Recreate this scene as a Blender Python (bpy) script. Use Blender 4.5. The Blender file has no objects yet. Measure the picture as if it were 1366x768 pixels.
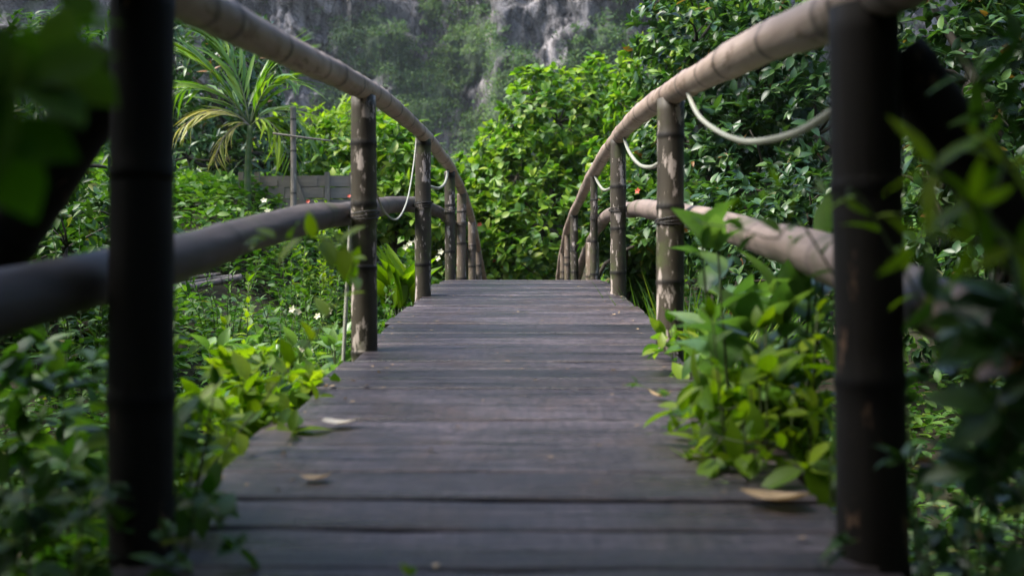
import bpy, math, random
import numpy as np
from mathutils import Matrix, Vector

S = bpy.context.scene
COL = S.collection
rng = np.random.default_rng(7)
random.seed(7)

# ------------------------------------------------------------------ camera
CAM = np.array([0.038, 0.0, 1.5])
YAW = math.atan(20.0 / 1328.0)
FPX = 1328.0
cd = bpy.data.cameras.new("camera")
cam = bpy.data.objects.new("camera", cd)
COL.objects.link(cam)
cam.location = CAM
cam.rotation_euler = (math.radians(90), 0, YAW)
cd.lens = 35.0
cd.sensor_width = 36.0
cd.clip_start = 0.05
cd.clip_end = 2000.0
cd.dof.use_dof = True
cd.dof.focus_distance = 7.3
cd.dof.aperture_fstop = 2.15
S.camera = cam

# ------------------------------------------------------------------ light
SUN_EL, SUN_AZ = math.radians(56), math.radians(-105)     # azimuth from +Y (ahead), negative = left
W = bpy.data.worlds.new("World")
S.world = W
W.use_nodes = True
wn = W.node_tree
sky = wn.nodes.new("ShaderNodeTexSky")
sky.sky_type = 'NISHITA'
sky.sun_disc = False
sky.sun_elevation = SUN_EL
sky.sun_rotation = SUN_AZ
sky.air_density = 1.0
sky.dust_density = 1.5
sky.ozone_density = 1.5
wn.nodes["Background"].inputs[1].default_value = 0.13
wn.links.new(sky.outputs[0], wn.nodes["Background"].inputs[0])
sd = bpy.data.lights.new("sun", 'SUN')
sd.energy = 2.2
sd.angle = math.radians(34)
sd.color = (1.0, 0.95, 0.86)
sun = bpy.data.objects.new("sun", sd)
COL.objects.link(sun)
sdir = Vector((math.sin(SUN_AZ) * math.cos(SUN_EL), math.cos(SUN_AZ) * math.cos(SUN_EL), math.sin(SUN_EL)))
sun.rotation_euler = sdir.to_track_quat('Z', 'Y').to_euler()
sun.location = (0, 0, 60)

S.view_settings.view_transform = 'Standard'
S.view_settings.look = 'None'
S.view_settings.exposure = 2.25
S.view_settings.gamma = 1.0
S.render.engine = 'CYCLES'
S.cycles.max_bounces = 8
S.cycles.transmission_bounces = 6
S.cycles.volume_bounces = 0
S.cycles.use_denoising = True

# ------------------------------------------------------------------ small maths
RIGHT = np.array([math.cos(YAW), math.sin(YAW), 0.0])
FWD = np.array([-math.sin(YAW), math.cos(YAW), 0.0])
UP = np.array([0.0, 0.0, 1.0])


def pix(px, py, d):
    return CAM + d * (FWD + RIGHT * (px - 683.0) / FPX + UP * (384.0 - py) / FPX)


def sm(x, a, b):
    t = np.clip((np.asarray(x, float) - a) / (b - a), 0, 1)
    return t * t * (3 - 2 * t)


def _h(ix, iy, seed):
    n = (ix * 374761393 + iy * 668265263 + seed * 144665) & 0x7fffffff
    n = ((n ^ (n >> 13)) * 1274126177) & 0x7fffffff
    n = n ^ (n >> 16)
    return (n & 0xffff) / 65535.0


def vnoise(x, y, seed=0):
    x = np.asarray(x, float); y = np.asarray(y, float)
    ix = np.floor(x).astype(np.int64); iy = np.floor(y).astype(np.int64)
    fx = x - ix; fy = y - iy
    fx = fx * fx * (3 - 2 * fx); fy = fy * fy * (3 - 2 * fy)
    a = _h(ix, iy, seed); b = _h(ix + 1, iy, seed); c = _h(ix, iy + 1, seed); d = _h(ix + 1, iy + 1, seed)
    return (a * (1 - fx) + b * fx) * (1 - fy) + (c * (1 - fx) + d * fx) * fy


def fbm(x, y, seed=0, o=4):
    s, a, t = 0.0, 0.5, 0.0
    for i in range(o):
        s = s + a * vnoise(x * 2 ** i, y * 2 ** i, seed + i * 17); t += a; a *= 0.5
    return s / t


def ground(x, y):
    x = np.asarray(x, float); y = np.asarray(y, float)
    z = 0.28 + 0.35 * sm(y, 15, 19) + 0.45 * sm(-y, 0.3, 3.0)
    L = sm(-x, 0.9, 4.0) * (0.35 + 0.75 * sm(y, 3.0, 9.0)) + sm(-x, 1.5, 4.2) * 1.5 * sm(y, 10.5, 15)
    R = sm(x, 0.9, 4.0) * (0.3 + 0.6 * sm(y, 4, 11) + 0.5 * sm(y, 11, 18))
    z = z + L + R + 9.0 * sm(y, 30, 125)
    return z + 0.10 * (fbm(x * 0.9, y * 0.9, 3, 3) - 0.5)


def gz(x, y):
    return float(ground(np.array([x]), np.array([y]))[0])


def hit(px, py, dmax=60):
    d = np.arange(0.8, dmax, 0.02)
    P = CAM + d[:, None] * (FWD + RIGHT * (px - 683.0) / FPX + UP * (384.0 - py) / FPX)
    k = np.nonzero(P[:, 2] <= ground(P[:, 0], P[:, 1]))[0]
    return P[k[0]] if len(k) else P[-1]


def nrm(a):
    a = np.asarray(a, float)
    return a / np.maximum(np.linalg.norm(a, axis=-1, keepdims=True), 1e-9)


def frames(D, U):
    """Matrices whose columns are side, forward (leaf length) and normal."""
    D = nrm(D)
    X = np.cross(D, U)
    bad = np.linalg.norm(X, axis=1) < 1e-3
    X[bad] = np.cross(D[bad], np.array([0.3, 0.8, 0.1]))
    X = nrm(X)
    Z = np.cross(X, D)
    return np.stack([X, D, Z], axis=2)


def rand_dirs(n):
    return nrm(rng.normal(size=(n, 3)))


# ------------------------------------------------------------------ objects
def link(o):
    COL.objects.link(o)
    return o


def mesh(name, V, F, mat, smooth=False, attr=None):
    """F: list of tuples, or an (n,k) array."""
    me = bpy.data.meshes.new(name)
    V = np.asarray(V, np.float32)
    if isinstance(F, np.ndarray):
        n, k = F.shape
        me.vertices.add(len(V)); me.vertices.foreach_set("co", V.ravel())
        me.loops.add(n * k); me.loops.foreach_set("vertex_index", F.astype(np.int32).ravel())
        me.polygons.add(n)
        me.polygons.foreach_set("loop_start", np.arange(0, n * k, k, dtype=np.int32))
        me.update(calc_edges=True)
    else:
        me.from_pydata([tuple(map(float, v)) for v in V], [], F)
    if smooth:
        me.polygons.foreach_set("use_smooth", np.ones(len(me.polygons), bool))
    if attr:
        for k, val in attr.items():
            a = me.attributes.new(k, 'FLOAT', 'POINT')
            a.data.foreach_set("value", np.asarray(val, np.float32))
    me.materials.append(mat)
    me.update()
    return me


def obj(name, me, parent=None, loc=None, kind=None, label=None):
    o = bpy.data.objects.new(name, me)
    link(o)
    if parent is not None:
        o.parent = parent
    if loc is not None:
        o.location = [float(c) for c in loc]
    if kind:
        o["kind"] = kind
    if label:
        o["label"] = label
    return o


def thing(name, label, cat, loc, group=None):
    o = bpy.data.objects.new(name, None)
    o.empty_display_size = 0.2
    link(o)
    o.location = [float(c) for c in loc]
    o["label"] = label; o["category"] = cat
    if group:
        o["group"] = group
    return o


def tag(o, label, cat, group=None):
    o["label"] = label; o["category"] = cat
    if group:
        o["group"] = group
    return o


def smooth_path(P, n):
    """Catmull-Rom through control points."""
    P = np.asarray(P, float)
    if len(P) == 2:
        t = np.linspace(0, 1, n)[:, None]
        return P[0] * (1 - t) + P[1] * t
    Q = np.vstack([2 * P[0] - P[1], P, 2 * P[-1] - P[-2]])
    out = []
    for t in np.linspace(0, len(P) - 1 - 1e-6, n):
        i = int(t); f = t - i
        a, b, c, d = Q[i], Q[i + 1], Q[i + 2], Q[i + 3]
        out.append(0.5 * (2 * b + (c - a) * f + (2 * a - 5 * b + 4 * c - d) * f * f + (3 * b - a - 3 * c + d) * f ** 3))
    return np.array(out)


def tube(P, r, sides=8, attr=None, wob=0.0, caps=True):
    P = np.asarray(P, float); n = len(P)
    r = np.broadcast_to(np.asarray(r, float), (n,))
    T = nrm(np.gradient(P, axis=0))
    ref = np.array([0.0, 0.0, 1.0]) if abs(T[:, 2]).mean() < 0.8 else np.array([1.0, 0.0, 0.0])
    A = nrm(np.cross(T, ref)); B = np.cross(A, T)
    th = np.linspace(0, 2 * math.pi, sides, endpoint=False)
    rr = r[:, None] * (1 + wob * (rng.random((n, sides)) - 0.5))
    V = P[:, None, :] + rr[:, :, None] * (np.cos(th)[None, :, None] * A[:, None, :] + np.sin(th)[None, :, None] * B[:, None, :])
    V = V.reshape(-1, 3)
    F = []
    for i in range(n - 1):
        for j in range(sides):
            k = (j + 1) % sides
            F.append((i * sides + j, i * sides + k, (i + 1) * sides + k, (i + 1) * sides + j))
    if caps:
        F.append(tuple(range(sides - 1, -1, -1)))
        F.append(tuple((n - 1) * sides + j for j in range(sides)))
    at = None if attr is None else np.repeat(np.asarray(attr, float), sides)
    return V, F, at


class MB:
    def __init__(self):
        self.V = []; self.F = []; self.n = 0

    def add(self, V, F):
        V = np.asarray(V, float)
        self.V.append(V)
        self.F += [tuple(int(i) + self.n for i in f) for f in F]
        self.n += len(V)

    def tube(self, *a, **k):
        V, F, _ = tube(*a, **k); self.add(V, F)

    def done(self, name, mat, origin=(0, 0, 0), smooth=True):
        return mesh(name, np.vstack(self.V) - np.asarray(origin), self.F, mat, smooth)


# ------------------------------------------------------------------ materials
def newmat(name):
    m = bpy.data.materials.new(name)
    m.use_nodes = True
    nt = m.node_tree
    return m, nt, nt.nodes, nt.links, nt.nodes["Principled BSDF"]


def N(nt, t, **kw):
    n = nt.nodes.new("ShaderNode" + t)
    for k, v in kw.items():
        setattr(n, k, v)
    return n


def ramp(nt, src, stops):
    r = N(nt, "ValToRGB")
    e = r.color_ramp.elements
    while len(e) < len(stops):
        e.new(0.5)
    for el, (p, c) in zip(e, stops):
        el.position = p
        el.color = (*c, 1) if len(c) == 3 else c
    nt.links.new(src, r.inputs[0])
    return r


def noise(nt, vec, scale, detail=4, rough=0.6, stretch=None):
    if stretch:
        mp = N(nt, "Mapping")
        mp.inputs[3].default_value = stretch
        nt.links.new(vec, mp.inputs[0]); vec = mp.outputs[0]
    n = N(nt, "TexNoise")
    n.inputs["Scale"].default_value = scale
    n.inputs["Detail"].default_value = detail
    n.inputs["Roughness"].default_value = rough
    nt.links.new(vec, n.inputs[0])
    return n


def mixc(nt, fac, a, b, mode='MIX'):
    m = N(nt, "Mix", data_type='RGBA', blend_type=mode)
    for i, v in ((0, fac), (6, a), (7, b)):
        if hasattr(v, "node"):
            nt.links.new(v, m.inputs[i])
        else:
            m.inputs[i].default_value = (*v, 1) if isinstance(v, tuple) and len(v) == 3 else v
    return m.outputs[2]


def bump(nt, src, bsdf, strength, dist):
    b = N(nt, "Bump")
    b.inputs[0].default_value = strength; b.inputs[1].default_value = dist
    nt.links.new(src, b.inputs["Height"]); nt.links.new(b.outputs[0], bsdf.inputs["Normal"])


def leaf_mat(name, stops, rough=0.4, trans=0.35, spec=0.5, tcol=(1.15, 1.35, 0.45)):
    m, nt, ns, lk, bs = newmat(name)
    oi = N(nt, "ObjectInfo"); ge = N(nt, "NewGeometry")
    ad = N(nt, "Math", operation='ADD'); fr = N(nt, "Math", operation='FRACT')
    lk.new(oi.outputs["Random"], ad.inputs[0]); lk.new(ge.outputs["Random Per Island"], ad.inputs[1])
    lk.new(ad.outputs[0], fr.inputs[0])
    r = ramp(nt, fr.outputs[0], stops)
    tc = N(nt, "TexCoord")
    nz = noise(nt, tc.outputs["Object"], 30, 3)
    c = mixc(nt, 0.35, r.outputs[0], nz.outputs["Fac"], 'OVERLAY')
    lk.new(c, bs.inputs["Base Color"])
    bs.inputs["Roughness"].default_value = rough
    bs.inputs["Specular IOR Level"].default_value = spec
    tr = N(nt, "BsdfTranslucent")
    tcn = mixc(nt, 1.0, c, tcol, 'MULTIPLY')
    lk.new(tcn, tr.inputs[0])
    mx = N(nt, "MixShader"); mx.inputs[0].default_value = trans
    lk.new(bs.outputs[0], mx.inputs[1]); lk.new(tr.outputs[0], mx.inputs[2])
    lk.new(mx.outputs[0], ns["Material Output"].inputs[0])
    return m


LEAF_BRIGHT = leaf_mat("leaf bright green", [(0, (.035, .10, .010)), (.4, (.08, .175, .014)), (.8, (.165, .27, .022)), (1, (.25, .31, .03))], .42, .42, .35)
LEAF_FRESH = leaf_mat("leaf yellow green", [(0, (.07, .15, .004)), (.5, (.14, .24, .008)), (1, (.24, .33, .018))], .48, .5, .3, (1.3, 1.4, .35))
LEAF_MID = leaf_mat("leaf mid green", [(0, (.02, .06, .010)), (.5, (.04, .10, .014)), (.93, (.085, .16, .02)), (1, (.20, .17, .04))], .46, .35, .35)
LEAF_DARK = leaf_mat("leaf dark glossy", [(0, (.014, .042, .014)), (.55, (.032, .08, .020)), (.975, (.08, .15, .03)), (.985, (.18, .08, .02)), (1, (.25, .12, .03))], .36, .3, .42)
LEAF_PALE = leaf_mat("leaf pale broad", [(0, (.09, .19, .05)), (.6, (.14, .25, .07)), (1, (.20, .30, .10))], .32, .4)
LEAF_FAR = leaf_mat("leaf far slope", [(0, (.035, .08, .025)), (.5, (.06, .12, .03)), (1, (.11, .17, .04))], .6, .3, .2)
LEAF_FAR_DARK = leaf_mat("leaf far slope dark", [(0, (.02, .045, .02)), (.5, (.04, .075, .026)), (1, (.075, .11, .04))], .6, .3, .2)
LEAF_FAR_LIGHT = leaf_mat("leaf far slope light", [(0, (.06, .12, .035)), (.5, (.10, .17, .05)), (1, (.15, .21, .07))], .6, .35, .2)
LEAF_SHADE = leaf_mat("leaf soft dark", [(0, (.06, .14, .008)), (1, (.12, .22, .015))], .75, .5, .12)
LEAF_HERB = leaf_mat("leaf herb", [(0, (.03, .09, .010)), (.5, (.06, .14, .014)), (1, (.12, .21, .025))], .48, .38, .3)
LEAF_PALM = leaf_mat("palm leaflet green", [(0, (.06, .14, .008)), (.6, (.11, .20, .012)), (1, (.18, .26, .02))], .36, .4)
LEAF_YELLOW = leaf_mat("palm leaflet yellowed", [(0, (.16, .20, .03)), (.5, (.30, .28, .05)), (1, (.38, .33, .12))], .45, .4, .4, (1.1, 1.1, .5))
LEAF_DRY = leaf_mat("dry leaf tan", [(0, (.36, .24, .13)), (1, (.46, .33, .19))], .6, .15, .3, (1, .9, .6))
LEAF_CREAM = leaf_mat("dry leaf cream", [(0, (.66, .58, .46)), (1, (.70, .62, .50))], .6, .15, .3, (1, .9, .7))
LEAF_RUST = leaf_mat("dry leaf rust", [(0, (.24, .07, .02)), (1, (.32, .10, .03))], .5, .2, .3, (1, .8, .5))
PETAL_RED = leaf_mat("petal red", [(0, (.40, .05, .025)), (1, (.5, .10, .05))], .5, .3, .3, (1, .6, .5))
PETAL_CREAM = leaf_mat("petal cream", [(0, (.6, .56, .32)), (1, (.7, .68, .5))], .5, .3, .3, (1, 1, .8))


def wood_mat(name, dark, light, patch, rough=0.6, axis=2, streak=26, patch_amt=0.5, nodecol=(.02, .017, .013), moss=None, bs_=0.35):
    m, nt, ns, lk, bs = newmat(name)
    tc = N(nt, "TexCoord")
    st = [1.0, 1.0, 1.0]; st[axis] = 0.06
    g = noise(nt, tc.outputs["Object"], streak, 6, .65, st)
    big = noise(nt, tc.outputs["Object"], 2.6, 4, .6)
    r = ramp(nt, g.outputs["Fac"], [(.3, dark), (.7, light)])
    c = mixc(nt, 0.55, r.outputs[0], ramp(nt, big.outputs["Fac"], [(.3, dark), (.7, light)]).outputs[0])
    st2 = [1.0, 1.0, 1.0]; st2[axis] = 0.32
    pn = noise(nt, tc.outputs["Object"], 17, 8, .68, st2)
    pr = ramp(nt, pn.outputs["Fac"], [(.62 - .1 * patch_amt, (0, 0, 0)), (.66 - .1 * patch_amt, (1, 1, 1))])
    c = mixc(nt, pr.outputs[0], c, patch)
    if moss:
        mn = noise(nt, tc.outputs["Object"], 5, 4, .6)
        mr = ramp(nt, mn.outputs["Fac"], [(.52, (0, 0, 0)), (.66, (.7, .7, .7))])
        c = mixc(nt, mr.outputs[0], c, moss)
    at = N(nt, "Attribute", attribute_name="node")
    c = mixc(nt, at.outputs["Fac"], c, nodecol)
    lk.new(c, bs.inputs["Base Color"])
    bs.inputs["Roughness"].default_value = rough
    bs.inputs["Specular IOR Level"].default_value = .3
    bump(nt, g.outputs["Fac"], bs, bs_ * 1.6, 0.006)
    return m


RAIL = wood_mat("bleached pole", (.13, .088, .066), (.50, .39, .32), (.20, .14, .105), .55, 1, 13, .5, (.03, .022, .018))
MIDRAIL_DARK = wood_mat("dark weathered pole", (.035, .028, .025), (.115, .09, .08), (.08, .06, .05), .65, 1, 18, .3, (.02, .015, .012), (.05, .055, .022))
MIDRAIL = wood_mat("weathered pole", (.09, .068, .058), (.30, .23, .195), (.17, .125, .105), .62, 1, 20, .2, (.05, .037, .03), (.07, .075, .035))
POST = wood_mat("dark bamboo", (.009, .008, .006), (.075, .062, .042), (.40, .34, .30), .6, 2, 20, .85, (.008, .007, .006), (.06, .08, .02))
POST_SHADED = wood_mat("bamboo with painted shade", (.005, .0045, .004), (.020, .016, .012), (.15, .09, .055), .8, 2, 22, .0, (.006, .005, .004))  # darker copy of POST: the near end's shade is put into its colour
POST_PALE = wood_mat("split bamboo", (.06, .045, .03), (.19, .14, .10), (.33, .27, .22), .6, 2, 30, .9, (.02, .016, .012), (.06, .07, .025))
BEAM = wood_mat("dark beam", (.03, .024, .018), (.075, .06, .045), (.10, .08, .06), .7, 1, 20, .1)
STAKE = wood_mat("grey stake", (.10, .085, .065), (.25, .21, .17), (.30, .26, .21), .7, 2, 24, .3)
BOARD = wood_mat("grey board", (.13, .11, .09), (.27, .23, .19), (.20, .17, .14), .75, 0, 18, .2)
BARK = wood_mat("bark", (.03, .025, .018), (.085, .07, .05), (.13, .12, .10), .8, 2, 16, .1, bs_=.8)
TWIG = wood_mat("green stem", (.04, .055, .02), (.085, .11, .04), (.07, .07, .03), .6, 2, 20, .0)
PALMTRUNK = wood_mat("green palm trunk", (.05, .085, .025), (.10, .15, .05), (.10, .14, .05), .45, 2, 18, .1, (.12, .13, .06))
LASH = wood_mat("lashing wire", (.012, .011, .010), (.03, .027, .024), (.05, .045, .04), .5, 2, 40, .0)
ROPE = wood_mat("pale rope", (.20, .205, .16), (.36, .36, .30), (.26, .26, .21), .45, 1, 40, .1)


def deck_mat():
    m, nt, ns, lk, bs = newmat("weathered deck plank")
    tc = N(nt, "TexCoord"); oi = N(nt, "ObjectInfo")
    mp = N(nt, "Mapping")
    lk.new(tc.outputs["Object"], mp.inputs[0])
    cmb = N(nt, "CombineXYZ"); mu = N(nt, "Math", operation='MULTIPLY'); mu.inputs[1].default_value = 37.0
    lk.new(oi.outputs["Random"], mu.inputs[0]); lk.new(mu.outputs[0], cmb.inputs[0]); lk.new(mu.outputs[0], cmb.inputs[1])
    lk.new(cmb.outputs[0], mp.inputs[1])
    g = noise(nt, mp.outputs[0], 30, 9, .8, (.05, 1, 1))
    g2 = noise(nt, mp.outputs[0], 12, 6, .7, (.12, 1, 1))
    blot = noise(nt, mp.outputs[0], 3.5, 4, .6)
    c = ramp(nt, g.outputs["Fac"], [(.36, (.005, .004, .004)), (.47, (.030, .025, .025)), (.56, (.075, .064, .064)), (.66, (.21, .185, .185))]).outputs[0]
    c = mixc(nt, 0.4, c, ramp(nt, g2.outputs["Fac"], [(.38, (.010, .008, .008)), (.64, (.085, .073, .075))]).outputs[0])
    br = ramp(nt, blot.outputs["Fac"], [(.5, (0, 0, 0)), (.66, (.75, .75, .75))])
    c = mixc(nt, br.outputs[0], c, (.06, .042, .032))
    sp = noise(nt, mp.outputs[0], 130, 5, .75, (.22, 1, 1))
    c = mixc(nt, .9, c, ramp(nt, sp.outputs["Fac"], [(.36, (.28, .27, .27)), (.52, (1, 1, 1)), (.68, (1.7, 1.65, 1.65))]).outputs[0], 'MULTIPLY')
    cross = noise(nt, mp.outputs[0], 55, 4, .6, (1, .12, 1))
    c = mixc(nt, .55, c, ramp(nt, cross.outputs["Fac"], [(.38, (.5, .5, .52)), (.62, (1.35, 1.33, 1.35))]).outputs[0], 'MULTIPLY')
    wear = noise(nt, mp.outputs[0], 1.6, 5, .65)
    c = mixc(nt, .7, c, ramp(nt, wear.outputs["Fac"], [(.38, (.6, .57, .56)), (.62, (1.4, 1.36, 1.4))]).outputs[0], 'MULTIPLY')
    vr = ramp(nt, oi.outputs["Random"], [(0, (.52, .49, .53)), (1, (1.6, 1.5, 1.55))])
    c = mixc(nt, 1.0, c, vr.outputs[0], 'MULTIPLY')
    lk.new(c, bs.inputs["Base Color"])
    rr = ramp(nt, g2.outputs["Fac"], [(.35, (.22,) * 3), (.65, (.48,) * 3)])
    lk.new(rr.outputs[0], bs.inputs["Roughness"])
    bump(nt, sp.outputs["Fac"], bs, 0.8, 0.006)
    return m


DECK = deck_mat()


def soil_mat():
    m, nt, ns, lk, bs = newmat("soil and litter")
    tc = N(nt, "TexCoord")
    a = noise(nt, tc.outputs["Object"], 2.5, 8, .7)
    b = noise(nt, tc.outputs["Object"], 0.7, 4, .6)
    c = ramp(nt, a.outputs["Fac"], [(.3, (.02, .016, .011)), (.6, (.05, .04, .026)), (.8, (.09, .075, .05))]).outputs[0]
    g = ramp(nt, b.outputs["Fac"], [(.4, (0, 0, 0)), (.6, (.8, .8, .8))])
    c = mixc(nt, g.outputs[0], c, (.022, .026, .012))
    lk.new(c, bs.inputs["Base Color"]); bs.inputs["Roughness"].default_value = .95; bs.inputs['Specular IOR Level'].default_value = .1
    bump(nt, a.outputs["Fac"], bs, .8, .05)
    return m


SOIL = soil_mat()


def cliff_mat():
    m, nt, ns, lk, bs = newmat("limestone cliff")
    tc = N(nt, "TexCoord")
    a = noise(nt, tc.outputs["Object"], .40, 9, .7, (1, 1, .22))
    b = noise(nt, tc.outputs["Object"], .10, 5, .6)
    f = noise(nt, tc.outputs["Object"], 1.3, 8, .75, (1, 1, .45))
    k = noise(nt, tc.outputs["Object"], .9, 6, .65, (1, 1, .10))
    c = ramp(nt, a.outputs["Fac"], [(.34, (.07, .066, .068)), (.46, (.17, .16, .162)), (.58, (.27, .25, .25)), (.68, (.50, .465, .455))]).outputs[0]
    c = mixc(nt, .35, c, ramp(nt, b.outputs["Fac"], [(.35, (.11, .108, .115)), (.65, (.25, .24, .245))]).outputs[0])
    kr = ramp(nt, k.outputs["Fac"], [(.36, (.12, .12, .12)), (.46, (1, 1, 1))])
    c = mixc(nt, .9, c, kr.outputs[0], 'MULTIPLY')
    c = mixc(nt, .6, c, f.outputs["Fac"], 'OVERLAY')
    def vor(scale, st, feat):
        mp = N(nt, "Mapping"); mp.inputs[3].default_value = st
        ds = N(nt, "Vector" + "Math", operation='ADD'); dn = noise(nt, tc.outputs["Object"], .6, 4, .6)
        sc = N(nt, "VectorMath", operation='SCALE'); sc.inputs[3].default_value = 3.0
        lk.new(dn.outputs["Color"], sc.inputs[0]); lk.new(tc.outputs["Object"], ds.inputs[0]); lk.new(sc.outputs[0], ds.inputs[1])
        lk.new(ds.outputs[0], mp.inputs[0])
        v = N(nt, "TexVoronoi", feature=feat); v.inputs["Scale"].default_value = scale
        lk.new(mp.outputs[0], v.inputs["Vector"])
        return v
    v1 = vor(.42, (1, .6, .28), 'DISTANCE_TO_EDGE'); v2 = vor(.42, (1, .6, .28), 'F1'); v3 = vor(1.3, (1, .6, .4), 'DISTANCE_TO_EDGE')
    hs = N(nt, "SeparateColor"); lk.new(v2.outputs["Color"], hs.inputs[0])
    c = mixc(nt, 1.0, c, ramp(nt, hs.outputs[0], [(0, (.62, .62, .64)), (1, (1.5, 1.42, 1.38))]).outputs[0], 'MULTIPLY')
    c = mixc(nt, 1.0, c, ramp(nt, v1.outputs["Distance"], [(0, (.12, .12, .12)), (.10, (1, 1, 1))]).outputs[0], 'MULTIPLY')
    c = mixc(nt, 1.0, c, ramp(nt, v3.outputs["Distance"], [(0, (.3, .3, .3)), (.09, (1.15, 1.15, 1.15))]).outputs[0], 'MULTIPLY')
    at = N(nt, "Attribute", attribute_name="veg")
    gr = ramp(nt, f.outputs["Fac"], [(.35, (.025, .05, .022)), (.65, (.07, .115, .04))])
    ad = N(nt, "Math", operation='ADD'); lk.new(at.outputs["Fac"], ad.inputs[0])
    s2 = N(nt, "Math", operation='MULTIPLY_ADD'); lk.new(f.outputs["Fac"], s2.inputs[0]); s2.inputs[1].default_value = .8; s2.inputs[2].default_value = -.4
    lk.new(s2.outputs[0], ad.inputs[1])
    vr = ramp(nt, ad.outputs[0], [(.42, (0, 0, 0)), (.58, (1, 1, 1))])
    c = mixc(nt, vr.outputs[0], c, gr.outputs[0])
    lk.new(c, bs.inputs["Base Color"]); bs.inputs["Roughness"].default_value = .85
    bump(nt, f.outputs["Fac"], bs, 1.0, 1.6)
    return m


CLIFF = cliff_mat()

# ------------------------------------------------------------------ setting: ground and cliff
def grid(xs, ys):
    X, Y = np.meshgrid(xs, ys)
    nx, ny = len(xs), len(ys)
    i = np.arange(ny - 1)[:, None] * nx + np.arange(nx - 1)[None, :]
    F = np.stack([i, i + 1, i + nx + 1, i + nx], axis=2).reshape(-1, 4)
    return X.ravel(), Y.ravel(), F


xs = np.concatenate([np.linspace(-700, -20, 24)[:-1], np.linspace(-20, 20, 161), np.linspace(20, 700, 24)[1:]])
ys = np.concatenate([np.linspace(-500, -12, 20)[:-1], np.linspace(-12, 32, 177), np.linspace(32, 160, 40)[1:], np.linspace(160, 900, 10)[1:]])
gx, gy, gf = grid(xs, ys)
obj("ground", mesh("ground", np.stack([gx, gy, ground(gx, gy)], 1), gf, SOIL, True), kind="structure")


def cliff_surface(u, v):
    y = 128 + 0.16 * v
    y = y - sm(20 - v, 0, 22) * 26
    y = y + 13 * (fbm(u / 30, v / 70, 11, 3) - .5) * 2
    rg = lambda a, b, s: 1 - np.abs(2 * vnoise(a, b, s) - 1)
    wu = u + 1.6 * (fbm(u / 5, v / 6, 26, 3) - .5) * 2
    blk = vnoise(np.floor(wu / 1.7 + .9 * vnoise(u / 2, v / 3, 28)) * 7.3, np.floor(v / 4.5 + 2.5 * vnoise(wu / 3, v / 9, 29)) * 5.1, 30)
    y = y - 2.4 * blk - 0.9 * vnoise(np.floor(wu / .7) * 3.1, np.floor(v / 2.1 + 1.5 * vnoise(wu, v / 4, 33)) * 3.7, 34)
    y = y - 5.0 * rg(wu / 9, v / 30, 21) ** 1.5 - 3.2 * rg(wu / 4.2 + v / 40, v / 9, 22) - 1.6 * rg(wu / 1.9, v / 4, 23) - 0.8 * rg(wu / .8, v / 1.8, 24)
    st = v / 6.5 + 1.2 * fbm(u / 8, v / 12, 27, 3)                              # ledges
    y = y + 2.4 * (np.floor(st) + sm(st - np.floor(st), .75, 1.0) - st)
    y = y - 11 * sm(u, -4.6, -3.2) * (1 - sm(u, 24, 40)) * sm(v, 12, 20)         # pale buttress
    y = y + 7 * np.exp(-((u - (-6 - (v - 20) * .35)) / 4.0) ** 2)                # gully beside it
    return y


def cliff_veg(u, v):
    n = fbm(u / 6.5, v / 8.5, 31, 4)
    m = (n - .5) * 3.4 + .16
    m = m + .70 * sm(27 - v, 0, 11) + .55 * np.exp(-((u - (-5 - (v - 20) * .35)) / 4.5) ** 2) * (1 - sm(v, 34, 42))
    m = m - .75 * np.exp(-((u - 0.8) / 3.8) ** 2) * sm(v, 21, 27) - .35 * np.exp(-((u - 9) / 3.5) ** 2) * sm(v, 28, 36)
    m = m - .5 * np.exp(-((u + 28) / 5) ** 2) * sm(v, 18, 24) - .35 * np.exp(-((u + 17) / 2.5) ** 2) * sm(v, 30, 36)
    return m


cu, cv, cf = grid(np.concatenate([np.linspace(-170, -48, 60)[:-1], np.linspace(-48, 48, 400), np.linspace(48, 170, 60)[1:]]), np.linspace(-4, 92, 280))
cy = cliff_surface(cu, cv)
top = 66 + 22 * (fbm(cu / 40, cu * 0, 41, 3))
cv2 = np.minimum(cv, top) + np.maximum(cv - top, 0) * .1
cy2 = cy + np.maximum(cv - top, 0) * 2.0
obj("cliff", mesh("cliff", np.stack([cu, cy2, cv2], 1), cf[:, ::-1].copy(), CLIFF, False, {"veg": np.clip(cliff_veg(cu, cv), 0, 1)}), kind="structure")

# ------------------------------------------------------------------ leaf templates (length along +Y, normal +Z)
def leaf_tmpl(w, curve=.18, fold=.12, n=4, widest=.45, tip=1.0, stalk=0.0):
    ts = np.linspace(0, 1, n + 1)
    V, F = [], []
    for i, t in enumerate(ts):
        ww = w * .5 * (math.sin(math.pi * min(1, t ** (math.log(.5) / math.log(widest)))) ** .8 if 0 < t < 1 else 0)
        z = -curve * t * t
        V.append((0, stalk + t, z))
        if 0 < i < n:
            V.append((-ww, stalk + t - .02, z + fold * ww * 2)); V.append((ww, stalk + t - .02, z + fold * ww * 2))
    c = lambda i: 0 if i == 0 else 1 + 3 * (i - 1)
    for i in range(n):
        a, b = c(i), c(i + 1)
        if i == 0:
            F += [(a, b, b + 1), (a, b + 2, b)]
        elif i == n - 1:
            F += [(a, b, a + 1), (a, a + 2, b)]
        else:
            F += [(a, b, b + 1), (a, b + 1, a + 1), (a, a + 2, b + 2), (a, b + 2, b)]
    # consistent triangles
    return np.array(V, float), np.array(F, int)


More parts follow.
